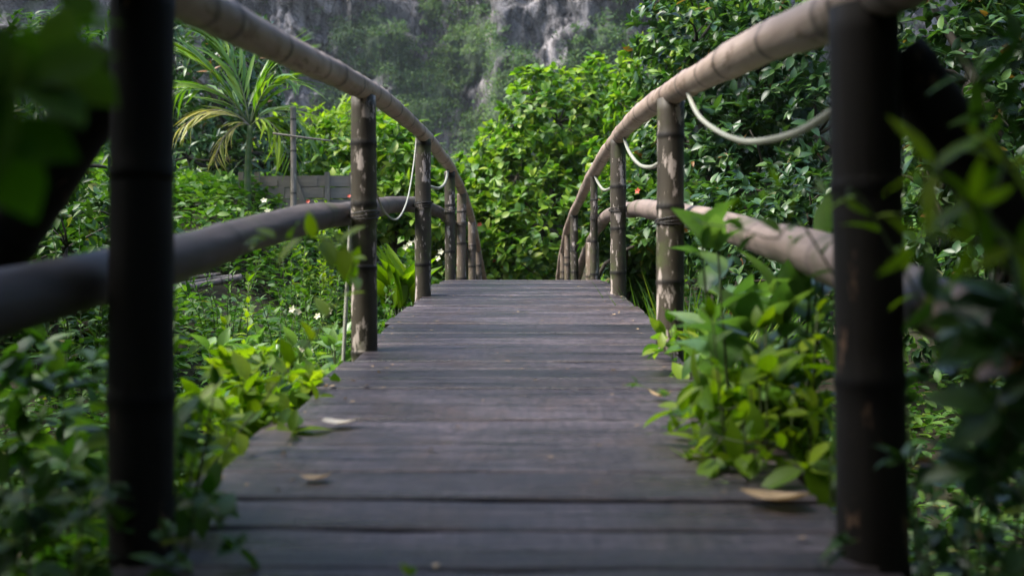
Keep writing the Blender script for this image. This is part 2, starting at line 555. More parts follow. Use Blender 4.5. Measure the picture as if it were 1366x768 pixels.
T_OVATE = leaf_tmpl(.48, .2, .15, 4)
T_ROUND = leaf_tmpl(.62, .16, .12, 4, .55)
T_LANCE = leaf_tmpl(.26, .3, .18, 4, .4)
T_BROAD = leaf_tmpl(.56, .35, .22, 6, .42)
T_SMALL = leaf_tmpl(.5, .1, .15, 2)
T_CANNA = leaf_tmpl(.27, .22, .5, 6, .45)
T_BLADE = leaf_tmpl(.026, .25, .3, 5, .3)
T_STRIP = leaf_tmpl(.07, .34, .25, 3, .4)


def cloud(tm, P, R, s):
    V, F = tm
    P = np.asarray(P); s = np.asarray(s, float)
    X = np.einsum('nij,vj->nvi', R, V) * s[:, None, None] + P[:, None, :]
    Fa = F[None] + (np.arange(len(P)) * len(V))[:, None, None]
    return X.reshape(-1, 3), Fa.reshape(-1, F.shape[1])


_leafmesh = {}


def shared_leaf(name, tm, mat):
    k = (name, id(tm[0]), mat.name)
    if k not in _leafmesh:
        _leafmesh[k] = mesh(name, tm[0], tm[1], mat)
    return _leafmesh[k]


def leaves(root, tm, mat, P, R, s, n_obj=300, part="leaf", stuff="foliage", zmin_px=0, parent=None):
    """The n_obj largest leaves in view become parts; the rest one part of kind stuff."""
    P = np.asarray(P); s = np.asarray(s, float)
    rel = P - CAM
    d = rel @ FWD
    x = 683 + FPX * (rel @ RIGHT) / np.maximum(d, .05); y = 384 - FPX * rel[:, 2] / np.maximum(d, .05)
    inside = (d > .3) & (x > -30) & (x < 1396) & (y > -30) & (y < 800)
    order = np.argsort(np.where(inside, d - 2.0 * s, 1e6))
    k = int(min(n_obj, inside.sum()))
    sel = order[:k]
    base = np.array(root.location)
    me = shared_leaf(part, tm, mat)
    par = parent or root
    pb = base if parent is None else base + np.array(parent.location)
    for i in sel:
        o = bpy.data.objects.new(part, me)
        COL.objects.link(o)
        o.parent = par
        M = np.eye(4); M[:3, :3] = R[i] * s[i]; M[:3, 3] = P[i] - pb
        o.matrix_basis = Matrix(M.tolist())
    rest = order[k:]
    if len(rest):
        V, F = cloud(tm, P[rest], R[rest], s[rest])
        obj(stuff, mesh(stuff, V - base, F, mat), root, kind="stuff")


def crown(root, base, lobes, n_cl, per, ll, tm, mat, trunk_r=.09, n_obj=300, whorl=True, droop=.1, trunk_mat=None, limbs=True, shell=.55, trunk=True):
    """lobes: [(centre, (rx, ry, rz))]. Leaves grow in whorls at twig ends through the lobes' volume."""
    base = np.asarray(base, float)
    vol = np.array([r[0] * r[1] * r[2] for _, r in lobes]) ** (2 / 3)
    pick = rng.choice(len(lobes), n_cl, p=vol / vol.sum())
    C = np.array([c for c, _ in lobes], float)[pick]; Rr = np.array([r for _, r in lobes], float)[pick]
    D = rand_dirs(n_cl)
    rad = shell + (1.06 - shell) * rng.random(n_cl) ** .6
    lump = .82 + .36 * vnoise(D[:, 0] * 2.3 + pick * 7.1 + 50, D[:, 2] * 2.3 + D[:, 1] * 1.7 + 50, 5)
    K = C + D * Rr * (rad * lump)[:, None]
    ok = K[:, 2] > ground(K[:, 0], K[:, 1]) + .05
    K, D = K[ok], D[ok]
    out = nrm(D + np.array([0, 0, .55]) + .35 * rng.normal(size=D.shape))
    n = len(K)
    O = np.repeat(out, per, 0); KK = np.repeat(K, per, 0)
    m = n * per
    Pp = nrm(np.cross(O, rand_dirs(m)))
    th = np.radians(rng.uniform(25, 100, m))
    LD = nrm(O * np.cos(th)[:, None] + Pp * np.sin(th)[:, None] + np.array([0, 0, -droop]))
    nr = nrm(O + np.array([0, 0, .7]) + .35 * rng.normal(size=(m, 3)))
    R = frames(LD, nr)
    s = ll * rng.uniform(.6, 1.2, m)
    P = KK + O * (rng.uniform(-.35, .1, m) * ll)[:, None]
    leaves(root, tm, mat, P, R, s, n_obj)
    if trunk:
        mb = MB()
        tops = sorted(lobes, key=lambda l: -l[0][2])
        cen = np.mean([l[0] for l in lobes], axis=0)
        fork = base + (cen - base) * .45 + np.array([rng.normal() * .1, 0, 0])
        pth = smooth_path([base - np.array([0, 0, .15]), base + (fork - base) * .5 + rng.normal(size=3) * .05, fork], 9)
        V, F, _ = tube(pth, np.linspace(trunk_r, trunk_r * .72, 9), 8, wob=.15)
        obj("trunk", mesh("trunk", V - base, F, trunk_mat or BARK, True), root)
        if limbs:
            for c, r in lobes:
                c = np.asarray(c, float)
                mb.tube(smooth_path([fork, fork + (c - fork) * .5 + rng.normal(size=3) * .12 * np.linalg.norm(c - fork), c], 8), np.linspace(trunk_r * .6, trunk_r * .22, 8), 6)
                for q in range(7):
                    e = c + rand_dirs(1)[0] * np.asarray(r) * .8
                    mid = c + (e - c) * .5 + rng.normal(size=3) * .08
                    mb.tube(smooth_path([c, mid, e], 5), np.linspace(trunk_r * .2, trunk_r * .06, 5), 4)
            obj("branches", mb.done("branches", trunk_mat or BARK, base), root, kind="stuff")


def stem_plant(root, base, stems, ll, tm, mat, gap=.07, start=.15, n_obj=300, pair=False, stem_r=.005, spread=65, lift=.2, taper=.6, smat=None, fuzz=.25, shrink=True):
    """stems: list of control-point lists. Leaves alternate along each stem."""
    base = np.asarray(base, float)
    Ps, Ds, Ns, Ss = [], [], [], []
    for st in stems:
        pth = smooth_path(st, 14)
        ln = np.linalg.norm(np.diff(pth, axis=0), axis=1).sum()
        V, F, _ = tube(pth, np.linspace(stem_r, stem_r * .4, 14), 5)
        obj("stem", mesh("stem", V - base, F, smat or TWIG, True), root)
        cum = np.concatenate([[0], np.cumsum(np.linalg.norm(np.diff(pth, axis=0), axis=1))])
        t = ln * start; a = rng.random() * 6.28
        while t < ln:
            p = np.array([np.interp(t, cum, pth[:, k]) for k in range(3)])
            i = min(12, int(np.searchsorted(cum, t)) - 1)
            T = nrm(pth[i + 1] - pth[i])
            A = nrm(np.cross(T, [0.2, .31, .93])); B = np.cross(T, A)
            for q in range(2 if pair else 1):
                an = a + q * math.pi
                side = A * math.cos(an) + B * math.sin(an)
                sp = math.radians(spread + rng.normal() * 14)
                dvec = T * math.cos(sp) + side * math.sin(sp) + np.array([0, 0, lift]) + fuzz * rng.normal(size=3) * .6
                Ps.append(p); Ds.append(dvec); Ns.append(np.array([0, 0, 1.0]) + T * .5 + rng.normal(size=3) * fuzz)
                Ss.append(ll * rng.uniform(.7, 1.15) * (1 - .45 * (t / ln) ** 2 if shrink else 1))
            a += 2.4 if not pair else 1.57
            t += gap * rng.uniform(.7, 1.3)
        # leaves at the tip
        for q in range(3):
            Ps.append(pth[-1]); Ds.append(T + rng.normal(size=3) * .5 + np.array([0, 0, .2])); Ns.append(np.array([0, 0, 1.0]) + rng.normal(size=3) * .3); Ss.append(ll * rng.uniform(.4, .75))
    leaves(root, tm, mat, np.array(Ps), frames(np.array(Ds), np.array(Ns)), np.array(Ss), n_obj)


def rosette(root, base, n, ll, tm, mat, el=(35, 80), n_obj=300, jitter=.05, az=None, part="leaf"):
    base = np.asarray(base, float)
    a = rng.random(n) * 6.283 if az is None else np.radians(rng.uniform(az[0], az[1], n))
    e = np.radians(rng.uniform(el[0], el[1], n))
    D = np.stack([np.cos(a) * np.cos(e), np.sin(a) * np.cos(e), np.sin(e)], 1)
    U = np.stack([-np.cos(a) * np.sin(e), -np.sin(a) * np.sin(e), np.cos(e)], 1) + .15 * rng.normal(size=(n, 3))
    P = base + np.stack([rng.normal(size=n) * jitter, rng.normal(size=n) * jitter, np.zeros(n)], 1)
    leaves(root, tm, mat, P, frames(D, U), ll * rng.uniform(.65, 1.1, n), n_obj, part)


def flower(root, pos, size, mat, n=5, face=(0, -1, .4)):
    base = np.array(root.location)
    f = nrm(np.array(face) + rng.normal(size=3) * .3)
    A = nrm(np.cross(f, [.1, .2, .97])); B = np.cross(f, A)
    an = np.arange(n) * 6.283 / n + rng.random()
    D = np.cos(an)[:, None] * A + np.sin(an)[:, None] * B + f * .45
    V, F = cloud(T_ROUND, np.zeros((n, 3)), frames(D, np.repeat(f[None], n, 0)), np.full(n, size))
    obj("flower", mesh("flower", V, F, mat), root, np.asarray(pos) - base)


# ------------------------------------------------------------------ the footbridge
_dy = np.array([-3, -1, .5, 1.96, 3.0, 4.21, 5.5, 6.6, 7.3, 8, 9, 10, 11, 12, 13.5, 15, 17, 19])
_dz = np.array([-.95, -.74, -.59, -.452, -.363, -.265, -.145, -.05, .008, .05, .076, .062, .0, -.12, -.33, -.58, -.98, -1.3])
_ry = np.array([-2, .0, 1.0, 1.78, 3.0, 4.21, 5.4, 6.6, 7.7, 8.9, 10.7, 12.5, 13.7, 15.7, 17.5])
_rz = np.array([.08, .30, .43, .525, .665, .81, .93, 1.02, 1.06, 1.075, 1.03, .87, .66, .22, -.2])


def soft(y, a, b, w=.55):
    return float(np.mean([np.interp(y + o, a, b) for o in np.linspace(-w, w, 7)]))


def deckz(y):
    return 1.5 + soft(y, _dy, _dz, .4)


def rightx(y):
    return .65 - .10 * float(sm(y, 9.3, 15))


def railz(y):
    return 1.5 + soft(y, _ry, _rz, .6)


def rail_side(side):
    if side < 0:
        return lambda y: railz(y) + .035 * float(1 - sm(y, 4.5, 7))
    return lambda y: railz(y) + .02 * float(sm(y, 1.9, 2.6) * (1 - sm(y, 5, 7)))


bridge = thing("footbridge", "arched wooden footbridge with dark plank deck and bamboo railings, running away through the garden", "footbridge", (0, 0, deckz(0) - .05))
BL = np.array(bridge.location)

# planks
def deck_hit(px, py):
    d = np.arange(1.2, 14, .005)
    P = CAM + d[:, None] * (FWD + RIGHT * (px - 683.0) / FPX + UP * (384.0 - py) / FPX)
    for p in P[::2]:
        if p[2] <= deckz(p[1]):
            return p
    return P[-1]


jt = [(float(deck_hit(690, q)[1]), g) for q, g in ((760, .006), (735, .005), (705, .012), (667, .009), (630, .011), (594, .006), (560, .011), (531, .003), (505, .004), (482, .003), (459, .014), (443.5, .013), (432, .010), (416, .003), (402, .013))]
marks, wide_gap = [-1.4], {}
while marks[-1] < jt[0][0] - .25:
    marks.append(round(marks[-1] + random.uniform(.18, .23), 3))
for q, g in jt:
    if marks and q - marks[-1] > .32:
        marks.append((q + marks[-1]) / 2 + random.uniform(-.02, .02))
    marks.append(q); wide_gap[q] = g
while marks[-1] < 17.2:
    marks.append(round(marks[-1] + random.uniform(.17, .27), 3))
for i in range(len(marks) - 1):
    y0 = marks[i] + wide_gap.get(marks[i], random.uniform(.004, .009)) * .5
    y1 = marks[i + 1] - wide_gap.get(marks[i + 1], random.uniform(.004, .009)) * .5
    ym, w = (y0 + y1) / 2, (y1 - y0)
    xl, xr = -.665 - random.uniform(-.03, .035), .665 + random.uniform(-.03, .035)
    th, ch = .034, .005
    prof = [(-w / 2, -th), (w / 2, -th), (w / 2, -ch), (w / 2 - ch, 0), (-w / 2 + ch, 0), (-w / 2, -ch)]
    secs = np.linspace(xl, xr, 7)
    V, F = [], []
    for a, x in enumerate(secs):
        e0, e1 = random.gauss(0, .003), random.gauss(0, .003); dz = random.gauss(0, .0012)
        for b, (py, pz) in enumerate(prof):
            V.append((x, py + (e0 if py < 0 else e1), pz + dz))
    for a in range(6):
        for b in range(6):
            c = (b + 1) % 6
            F.append((a * 6 + b, a * 6 + c, (a + 1) * 6 + c, (a + 1) * 6 + b))
    F.append((5, 4, 3, 2, 1, 0)); F.append(tuple(36 + b for b in range(6)))
    o = obj("plank", mesh("plank", V, [f[::-1] for f in F], DECK), bridge, np.array([0, ym, deckz(ym) + random.gauss(0, .0025)]) - BL)
    sl = (deckz(y1) - deckz(y0)) / (y1 - y0)
    o.rotation_euler = (math.atan(sl) + random.gauss(0, .006), random.gauss(0, .0015), random.gauss(0, .0035))

# stringers and cross logs under the deck
for sx in (-1, 1):
    yy = np.linspace(-1.4, 17, 40)
    V, F, _ = tube(np.stack([np.full(40, sx * .48), yy, [deckz(y) - .115 for y in yy]], 1), .07, 8, wob=.1)
    obj("stringer", mesh("stringer", V - BL, F, BEAM, True), bridge)

# posts
def culm(P0, P1, r, gap, seed, wob=.04, taper=.95):
    """A bamboo culm with swollen dark nodes; returns verts, faces, node attribute."""
    P0 = np.asarray(P0, float); P1 = np.asarray(P1, float)
    ln = np.linalg.norm(P1 - P0)
    rr = random.Random(seed)
    nodes, t = [], rr.uniform(.1, gap)
    while t < ln - .03:
        nodes.append(t); t += gap * rr.uniform(.75, 1.25)
    ts = [0, ln]
    for nd in nodes:
        ts += [nd - .016, nd - .006, nd, nd + .006, nd + .016]
    ts += list(np.arange(.05, ln, .06))
    ts = np.array(sorted(t for t in set(ts) if 0 <= t <= ln))
    at = np.zeros(len(ts)); bul = np.zeros(len(ts))
    for nd in nodes:
        d = np.abs(ts - nd)
        at = np.maximum(at, np.where(d < .0065, .9, np.where(d < .017, .25, 0)))
        bul = np.maximum(bul, np.where(d < .0065, .05, 0))
    P = P0 + (P1 - P0) * (ts / ln)[:, None]
    side = nrm(np.array([rr.gauss(0, 1), rr.gauss(0, 1), 0]))
    P = P + side * (np.sin(ts / ln * 3.1) * .008)[:, None]
    R = r * (1 - (1 - taper) * ts / ln) * (1 + bul) * (1 + wob * .5 * np.sin(ts * 9 + seed))
    return tube(P, R, 14, at)


left_posts = [(-.645, 1.76, .058, POST_SHADED), (-.655, 4.21, .056, POST), (-.655, 6.62, .056, POST), (-.655, 8.9, .05, POST), (-.655, 10.55, .052, POST_PALE), (-.655, 12.5, .05, POST_PALE), (-.655, 14.2, .048, POST_PALE), (-.655, 16.0, .048, POST_PALE)]
right_posts = [(.65, 1.76, .062, POST_SHADED), (.65, 4.25, .06, POST), (.65, 6.7, .055, POST), (.65, 9.1, .036, POST), (rightx(12), 12.0, .05, POST), (rightx(13.2), 13.2, .04, POST_PALE), (rightx(14.3), 14.3, .042, POST_PALE), (rightx(15.9), 15.9, .042, POST_PALE)]
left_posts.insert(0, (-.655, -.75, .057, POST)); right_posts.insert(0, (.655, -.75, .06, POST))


def lashing(x, y, z, r):
    mb = MB()
    for k in range(3):
        th = np.linspace(0, 2 * math.pi, 17)
        mb.tube(np.stack([x + (r + .004) * np.cos(th), y + (r + .004) * np.sin(th), z + (k - 1.5) * .008 + .010 * np.sin(th + k)], 1), .0030, 5, caps=False)
    c = np.array([x, y, z])
    obj("lashing", mb.done("lashing", LASH, c), bridge, c - BL)


MIDX = .765
_my = np.array([-1.5, .0, 1.475, 2.05, 3.4, 4.8, 6.2, 7.6, 9.0, 10.2, 12, 14, 16])
_mz = np.array([-.42, -.22, -.03, .045, .22, .375, .52, .635, .70, .71, .58, .25, -.2])
_myr = _my.copy(); _mzr = np.array([-.42, -.25, -.10, .03, .19, .355, .49, .60, .65, .62, .50, .2, -.2])
sd_ = 0
for side, posts in ((-1, left_posts), (1, right_posts)):
    for k, (x, y, r, mt) in enumerate(posts):
        sd_ += 1
        zb = gz(x, y) - .25
        zt = rail_side(side)(y) - .028
        lean = .012 if side > 0 and k == 1 else random.gauss(0, .006)
        top_x = x + (0 if k != 1 else (-.02 if side > 0 else .0))
        V, F, at = culm((x + lean, y, zb), (top_x, y, zt), r, .34, sd_)
        o = obj("post", mesh("post", V - np.array([x, y, zb]), F, mt, True, {"node": at}), bridge, np.array([x, y, zb]) - BL)
        mzz = 1.5 + (np.interp(y, _my, _mz) if side < 0 else np.interp(y, _myr, _mzr))
        if y > 2.5:
            lashing(x + (lean + (top_x - x)) * .5, y, mzz, r + .003)
# split stub beside the thin right post
V, F, at = culm((.645, 9.28, .9), (.645, 9.28, 1.5 + .42), .066, .4, 77)
obj("post_stub", mesh("post_stub", V - np.array([.645, 9.28, .9]), F, POST_PALE, True, {"node": at}), bridge, np.array([.645, 9.28, .9]) - BL, label="pale split stub of a thicker post beside the thin post")


def pole(path, r, rings, mat, name, sides=26, seed=1, knob=.05, ringw=.014, lab=None, shade=.95):
    """A long crooked pole with dark joint rings at the given y positions."""
    P = np.asarray(path, float)
    n = len(P)
    rr = np.random.default_rng(seed)
    y = P[:, 1]
    R = r * (1 + knob * (fbm(y * 2.1, y * 0 + seed, seed, 3) - .5) * 2)
    at = np.zeros(n)
    for k, q in enumerate(rings):
        d = np.abs(y - q)
        at = np.maximum(at, np.exp(-(d / ringw) ** 2) * (shade + .25 * ((k * 7) % 3 - 1) * .5))
        R = R * (1 + .045 * np.exp(-(d / (ringw * 1.6)) ** 2))
    V, F, a2 = tube(P, R, sides, at)
    ax = np.repeat(P, sides, 0); th_ = np.tile(np.arange(sides) / sides, n); yy = np.repeat(y, sides)
    lump = .10 * (fbm(yy * 5 + seed, np.cos(th_ * 6.283) * 1.3 + 9, seed + 3, 3) - .5) + .07 * (fbm(yy * 1.2, np.sin(th_ * 6.283) * 3 + 5, seed + 6, 4) - .5)
    crack = sm(vnoise(yy * 1.1 + seed, th_ * 7, seed + 9), .72, .9) * .05
    V = ax + (V - ax) * (1 + lump - crack)[:, None]
    o = obj(name, mesh(name, V - BL, F, mat, True, {"node": a2}), bridge)
    if lab:
        o["label"] = lab


def dense(yfun, x, y0, y1, step=.018, wx=.012, wz=.010, seed=1):
    y = np.arange(y0, y1, step)
    x = np.array([rightx(v) for v in y]) if x == 'right' else x
    return np.stack([x + wx * (fbm(y * .9 + 9, y * 0, seed, 2) - .5) * 2, y, np.array([yfun(v) for v in y]) + wz * (fbm(y * 1.3 + 3, y * 0, seed + 5, 2) - .5) * 2], 1)


rl = [.2, .55, .9, 1.22, 1.55, 1.81, 2.07, 2.25, 2.73, 3.26, 3.55, 3.95, 4.4, 4.75, 5.2, 5.75, 6.3, 6.8, 7.5, 8.2, 9, 10, 11, 12]
pole(dense(rail_side(-1), -.655, -1.3, 16.6, seed=3), .046, rl, RAIL, "handrail", seed=3)
rr_ = [.3, .7, 1.1, 1.38, 1.62, 1.86, 1.97, 2.45, 3.0, 3.35, 3.8, 4.3, 4.7, 5.3, 5.9, 6.5, 7.2, 8, 9, 10, 11, 12]
pole(dense(rail_side(1), 'right', -1.3, 16.6, seed=8), .052, rr_, RAIL, "handrail", seed=8, knob=.09)
mzl = lambda y: 1.5 + soft(y, _my, _mz, .5)
mzr = lambda y: 1.5 + soft(y, _myr, _mzr, .5)
pole(dense(mzl, -MIDX, -1.2, 15.5, seed=13), .053, [2.6, 3.9, 5.5, 7], MIDRAIL_DARK, "mid_rail", seed=13, shade=.45, knob=.08)
pole(dense(mzr, MIDX, 1.42, 15.5, seed=17), .054, [1.9, 2.4, 3.1, 3.9, 4.9, 6.2, 7.4], MIDRAIL, "mid_rail", seed=17, shade=.5, knob=.12)
# raking struts outside the first posts
for sx in (-1, 1):
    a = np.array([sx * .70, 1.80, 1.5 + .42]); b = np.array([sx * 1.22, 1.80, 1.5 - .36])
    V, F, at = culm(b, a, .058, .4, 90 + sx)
    obj("strut", mesh("strut", V - BL, F, POST_SHADED, True, {"node": at}), bridge)
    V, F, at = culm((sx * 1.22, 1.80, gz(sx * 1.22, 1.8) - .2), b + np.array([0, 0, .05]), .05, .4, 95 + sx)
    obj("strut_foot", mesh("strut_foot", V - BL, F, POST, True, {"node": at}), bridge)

# ------------------------------------------------------------------ hoses and stick on the railings
def hose(name, pts, r, label, cat="rope", group=None, n=40, mat=None):
    P = smooth_path(pts, n)
    b = P[0]
    V, F, _ = tube(P - b, r, 8)
    o = tag(obj(name, mesh(name, V, F, mat or ROPE, True), None, b), label, cat, group)
    return o


G = "pale ropes looped along the railings"
hose("rope", [pix(915, 118, 3.75), pix(935, 158, 3.4), pix(985, 187, 2.9), pix(1050, 181, 2.4), pix(1112, 147, 2.03), pix(1128, 120, 1.9)], .0085, "long pale rope sagging under the right handrail between the first two posts", group=G)
hose("rope", [pix(829, 172, 6.45), pix(838, 200, 6.2), pix(852, 219, 5.8), pix(868, 223, 5.2), pix(884, 215, 4.6)], .011, "short pale rope loop between second and third right posts, under the bent handrail", group=G)
hose("rope", [pix(790, 218, 9.0), pix(795, 238, 8.9), pix(805, 253, 8.3), pix(818, 250, 7.2)], .012, "small pale rope loop hanging from thin post on the right, farthest of the right ropes", group=G)
hose("rope", [pix(556, 182, 6.35), pix(551, 225, 6.2), pix(543, 268, 5.9), pix(530, 292, 5.4), pix(514, 284, 4.9), pix(500, 255, 4.5)], .005, "slack pale rope dangling to the mid rail between second and third left posts", group=G)
hose("rope", [pix(598, 226, 8.7), pix(594, 243, 8.3), pix(586, 251, 7.8), pix(574, 249, 7.0)], .011, "short pale rope loop beside the third left post above the far mid rail", group=G)
hose("cane", [pix(468, 290, 4.55), pix(463, 380, 4.5), pix(457, 500, 4.45), pix(456, 520, 4.45)], .009, "thin pale cane leaning upright against the second left post", "cane", n=10, mat=ROPE)

# ------------------------------------------------------------------ fallen leaves on the deck
def fallen(px, py, L, tm, mat, ang, label, curl=.25):
    p = deck_hit(px, py)
    V, F = tm
    V = V.copy(); V[:, 1] -= .5
    V[:, 2] = curl * (V[:, 1] ** 2) * 2.2 + .5 * V[:, 0] * V[:, 1] + np.abs(V[:, 0]) * .30 + .02
    o = obj("fallen_leaf", mesh("fallen_leaf", V * L, F, mat), None, (p[0], p[1], deckz(p[1]) + .007))
    o.rotation_euler = (.03, 0, math.radians(ang))
    return tag(o, label, "leaf", "fallen leaves lying on the deck")


fallen(455, 571, .11, T_BROAD, LEAF_CREAM, -70, "pale cream fallen leaf near the left deck edge, farther of two on that side")
fallen(421, 645, .075, T_ROUND, LEAF_DRY, -80, "small tan fallen leaf on the left of the near planks", .35)
fallen(1033, 674, .145, T_BROAD, LEAF_DRY, 78, "large tan dry leaf on the deck below the right hand leafy plant")
fallen(1005, 597, .075, T_ROUND, LEAF_RUST, 70, "rust red fallen leaf half under the right hand plant")
fallen(880, 533, .085, T_OVATE, LEAF_DRY, 60, "curled brown fallen leaf beside the tips of the right hand plant", .5)

# ------------------------------------------------------------------ trees and shrubs
def lobe(px, py, d, rpx, ry=None, rz=None):
    k = d / FPX
    rx = rpx * k
    return (pix(px, py, d), (rx, (ry or rx), (rz * k if rz else rx)))


def tree(name, label, cat, lobes, n_cl, per, ll, tm, mat, trunk_r=.09, base=None, n_obj=300, group=None, **k):
    if base is None:
        c = np.mean([l[0] for l in lobes], axis=0)
        base = (c[0], c[1] + .1)
    b = np.array([base[0], base[1], gz(*base)])
    r = thing(name, label, cat, b, group)
    crown(r, b, lobes, n_cl, per, ll, tm, mat, trunk_r, n_obj, **k)
    return r


GT = "trees round the end of the bridge"
t1 = tree("round_leaved_tree", "bright green round leaved tree beyond the bridge, its crown against the cliff", "tree",
     [lobe(745, 165, 18.5, 78), lobe(690, 235, 18, 66), lobe(790, 250, 18.3, 80), lobe(720, 300, 17.6, 80), lobe(655, 190, 18.6, 22), lobe(800, 130, 19, 50), lobe(715, 130, 18.8, 38)],
     1050, 8, .175, T_ROUND, LEAF_BRIGHT, .11, pix(765, 384, 18.6)[:2], group=GT)
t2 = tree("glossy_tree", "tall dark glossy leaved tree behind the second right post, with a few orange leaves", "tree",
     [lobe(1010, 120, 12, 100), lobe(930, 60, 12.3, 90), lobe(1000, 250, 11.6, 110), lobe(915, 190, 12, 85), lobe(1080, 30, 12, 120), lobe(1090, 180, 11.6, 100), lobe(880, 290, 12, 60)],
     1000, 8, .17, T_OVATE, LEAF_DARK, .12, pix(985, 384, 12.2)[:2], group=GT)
t3 = tree("fresh_crowned_tree", "leafy tree with yellow green upper crown rising above the bent right handrail", "tree",
     [lobe(880, 110, 16, 60), lobe(930, 40, 16, 70), lobe(850, 150, 16, 42), lobe(990, 10, 16, 80), lobe(860, 240, 15.6, 80)],
     620, 8, .20, T_OVATE, LEAF_BRIGHT, .1, pix(900, 384, 16)[:2], group=GT)
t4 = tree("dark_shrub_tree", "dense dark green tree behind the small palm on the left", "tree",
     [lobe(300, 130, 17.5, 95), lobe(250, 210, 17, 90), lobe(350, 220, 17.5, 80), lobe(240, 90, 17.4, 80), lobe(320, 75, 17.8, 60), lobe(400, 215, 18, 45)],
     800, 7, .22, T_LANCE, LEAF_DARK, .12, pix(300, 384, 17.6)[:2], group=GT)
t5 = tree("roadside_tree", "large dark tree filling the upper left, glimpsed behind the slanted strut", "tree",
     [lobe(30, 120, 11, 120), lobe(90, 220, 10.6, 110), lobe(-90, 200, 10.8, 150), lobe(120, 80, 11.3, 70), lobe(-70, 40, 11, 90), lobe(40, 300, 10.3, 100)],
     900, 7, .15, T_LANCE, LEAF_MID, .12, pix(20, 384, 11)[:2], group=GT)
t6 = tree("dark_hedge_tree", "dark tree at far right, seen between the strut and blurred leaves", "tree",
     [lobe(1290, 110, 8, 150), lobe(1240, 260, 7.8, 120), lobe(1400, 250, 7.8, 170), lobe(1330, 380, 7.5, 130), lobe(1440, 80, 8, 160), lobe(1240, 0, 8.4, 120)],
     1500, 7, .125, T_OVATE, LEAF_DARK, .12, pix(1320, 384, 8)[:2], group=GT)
t7 = tree("light_bush", "light green leafy bush between the second and third left posts", "bush",
     [lobe(530, 220, 17, 60), lobe(490, 270, 16.6, 62), lobe(570, 280, 16.6, 55), lobe(450, 200, 17.4, 40)],
     420, 8, .22, T_OVATE, LEAF_BRIGHT, .07, pix(520, 384, 17)[:2])
t8 = tree("flowering_bush", "green bush dotted with red flowers at the far end of the bridge, on its left", "bush",
     [lobe(625, 270, 18.5, 48), lobe(655, 320, 17.6, 55), lobe(600, 330, 17.6, 50), lobe(690, 345, 17.2, 50), lobe(635, 235, 18.6, 32)],
     420, 8, .20, T_OVATE, LEAF_BRIGHT, .06, pix(640, 384, 18)[:2])
t9 = tree("pale_tree", "pale feathery tree beyond the timber edging, low before the cliff", "tree",
     [lobe(420, 185, 28, 45), lobe(470, 170, 28, 45), lobe(380, 200, 28, 40), lobe(520, 190, 29, 45), lobe(450, 240, 27, 60)],
     420, 9, .30, T_LANCE, LEAF_FRESH, .1, pix(450, 384, 28)[:2])
t10 = tree("shade_bush", "dark bush low beside the right posts with round green fruits", "bush",
     [lobe(840, 300, 11.5, 60), lobe(825, 325, 13, 36), lobe(900, 300, 10.6, 55), lobe(850, 365, 12, 42)],
     420, 8, .15, T_OVATE, LEAF_MID, .06, pix(850, 384, 11.6)[:2])
t11 = tree("hanging_bush", "deep green bush under the far right mid rail, behind the tall grass", "bush",
     [lobe(1000, 300, 7.6, 90), lobe(940, 300, 8.2, 60), lobe(1080, 300, 7.2, 80), lobe(1050, 370, 7, 100)],
     420, 8, .10, T_OVATE, LEAF_DARK, .05, pix(1010, 384, 7.6)[:2])
t12 = tree("left_thicket_bush", "dark leafy bush low on the left, below the slanted strut", "bush",
     [lobe(90, 330, 7, 100), lobe(0, 400, 6.8, 110), lobe(170, 300, 7.6, 60), lobe(-90, 330, 7, 120)],
     500, 7, .10, T_OVATE, LEAF_MID, .05, pix(80, 384, 7)[:2])
for p, d in (((660, 348), 16.9), ((673, 356), 16.8), ((640, 300), 17.4), ((612, 352), 16.9)):
    flower(t8, pix(*p, d), .055, PETAL_RED)
for p, d in (((258, 264), 15.8), ((205, 150), 15.8)):
    flower(t4, pix(*p, d), .04, PETAL_RED)
for p, d in (((798, 265), 12.4), ((851, 255), 10.8)):
    flower(t10, pix(*p, d), .04, PETAL_RED)
for p in ((547, 325), (541, 330), (555, 322), (588, 336), (584, 345)):
    flower(t7, pix(*p, 15.6), .055, PETAL_CREAM)
for p, r in (((857, 317), .07), ((871, 321), .065)):
    c = pix(*p, 10.6)
    me = bpy.data.meshes.new("fruit")
    import bmesh
    bm = bmesh.new(); bmesh.ops.create_uvsphere(bm, u_segments=14, v_segments=10, radius=r); bm.to_mesh(me); bm.free()
    for v in me.vertices:
        v.co.z *= 1.08 if v.co.z > 0 else .96
    me.polygons.foreach_set("use_smooth", np.ones(len(me.polygons), bool))
    me.materials.append(LEAF_FRESH)
    obj("fruit", me, t10, c - np.array(t10.location))

# ------------------------------------------------------------------ palm
pb = hit(331, 276)
pd = float((pb - CAM) @ FWD)
palm = thing("palm", "young palm with slim green trunk and one yellowed frond, in front of the dark tree", "palm", pb)
ptop = pix(334, 168, pd)
pth = smooth_path([pb - np.array([0, 0, .2]), pb + (ptop - pb) * .5 + np.array([-.02, 0, 0]), ptop], 26)
at = np.zeros(26); at[::3] = .8
V, F, a2 = tube(pth, np.linspace(.052, .036, 26) * (1 + .06 * at), 10, at)
obj("trunk", mesh("trunk", V - pb, F, PALMTRUNK, True, {"node": a2}), palm)
kk = pd / FPX
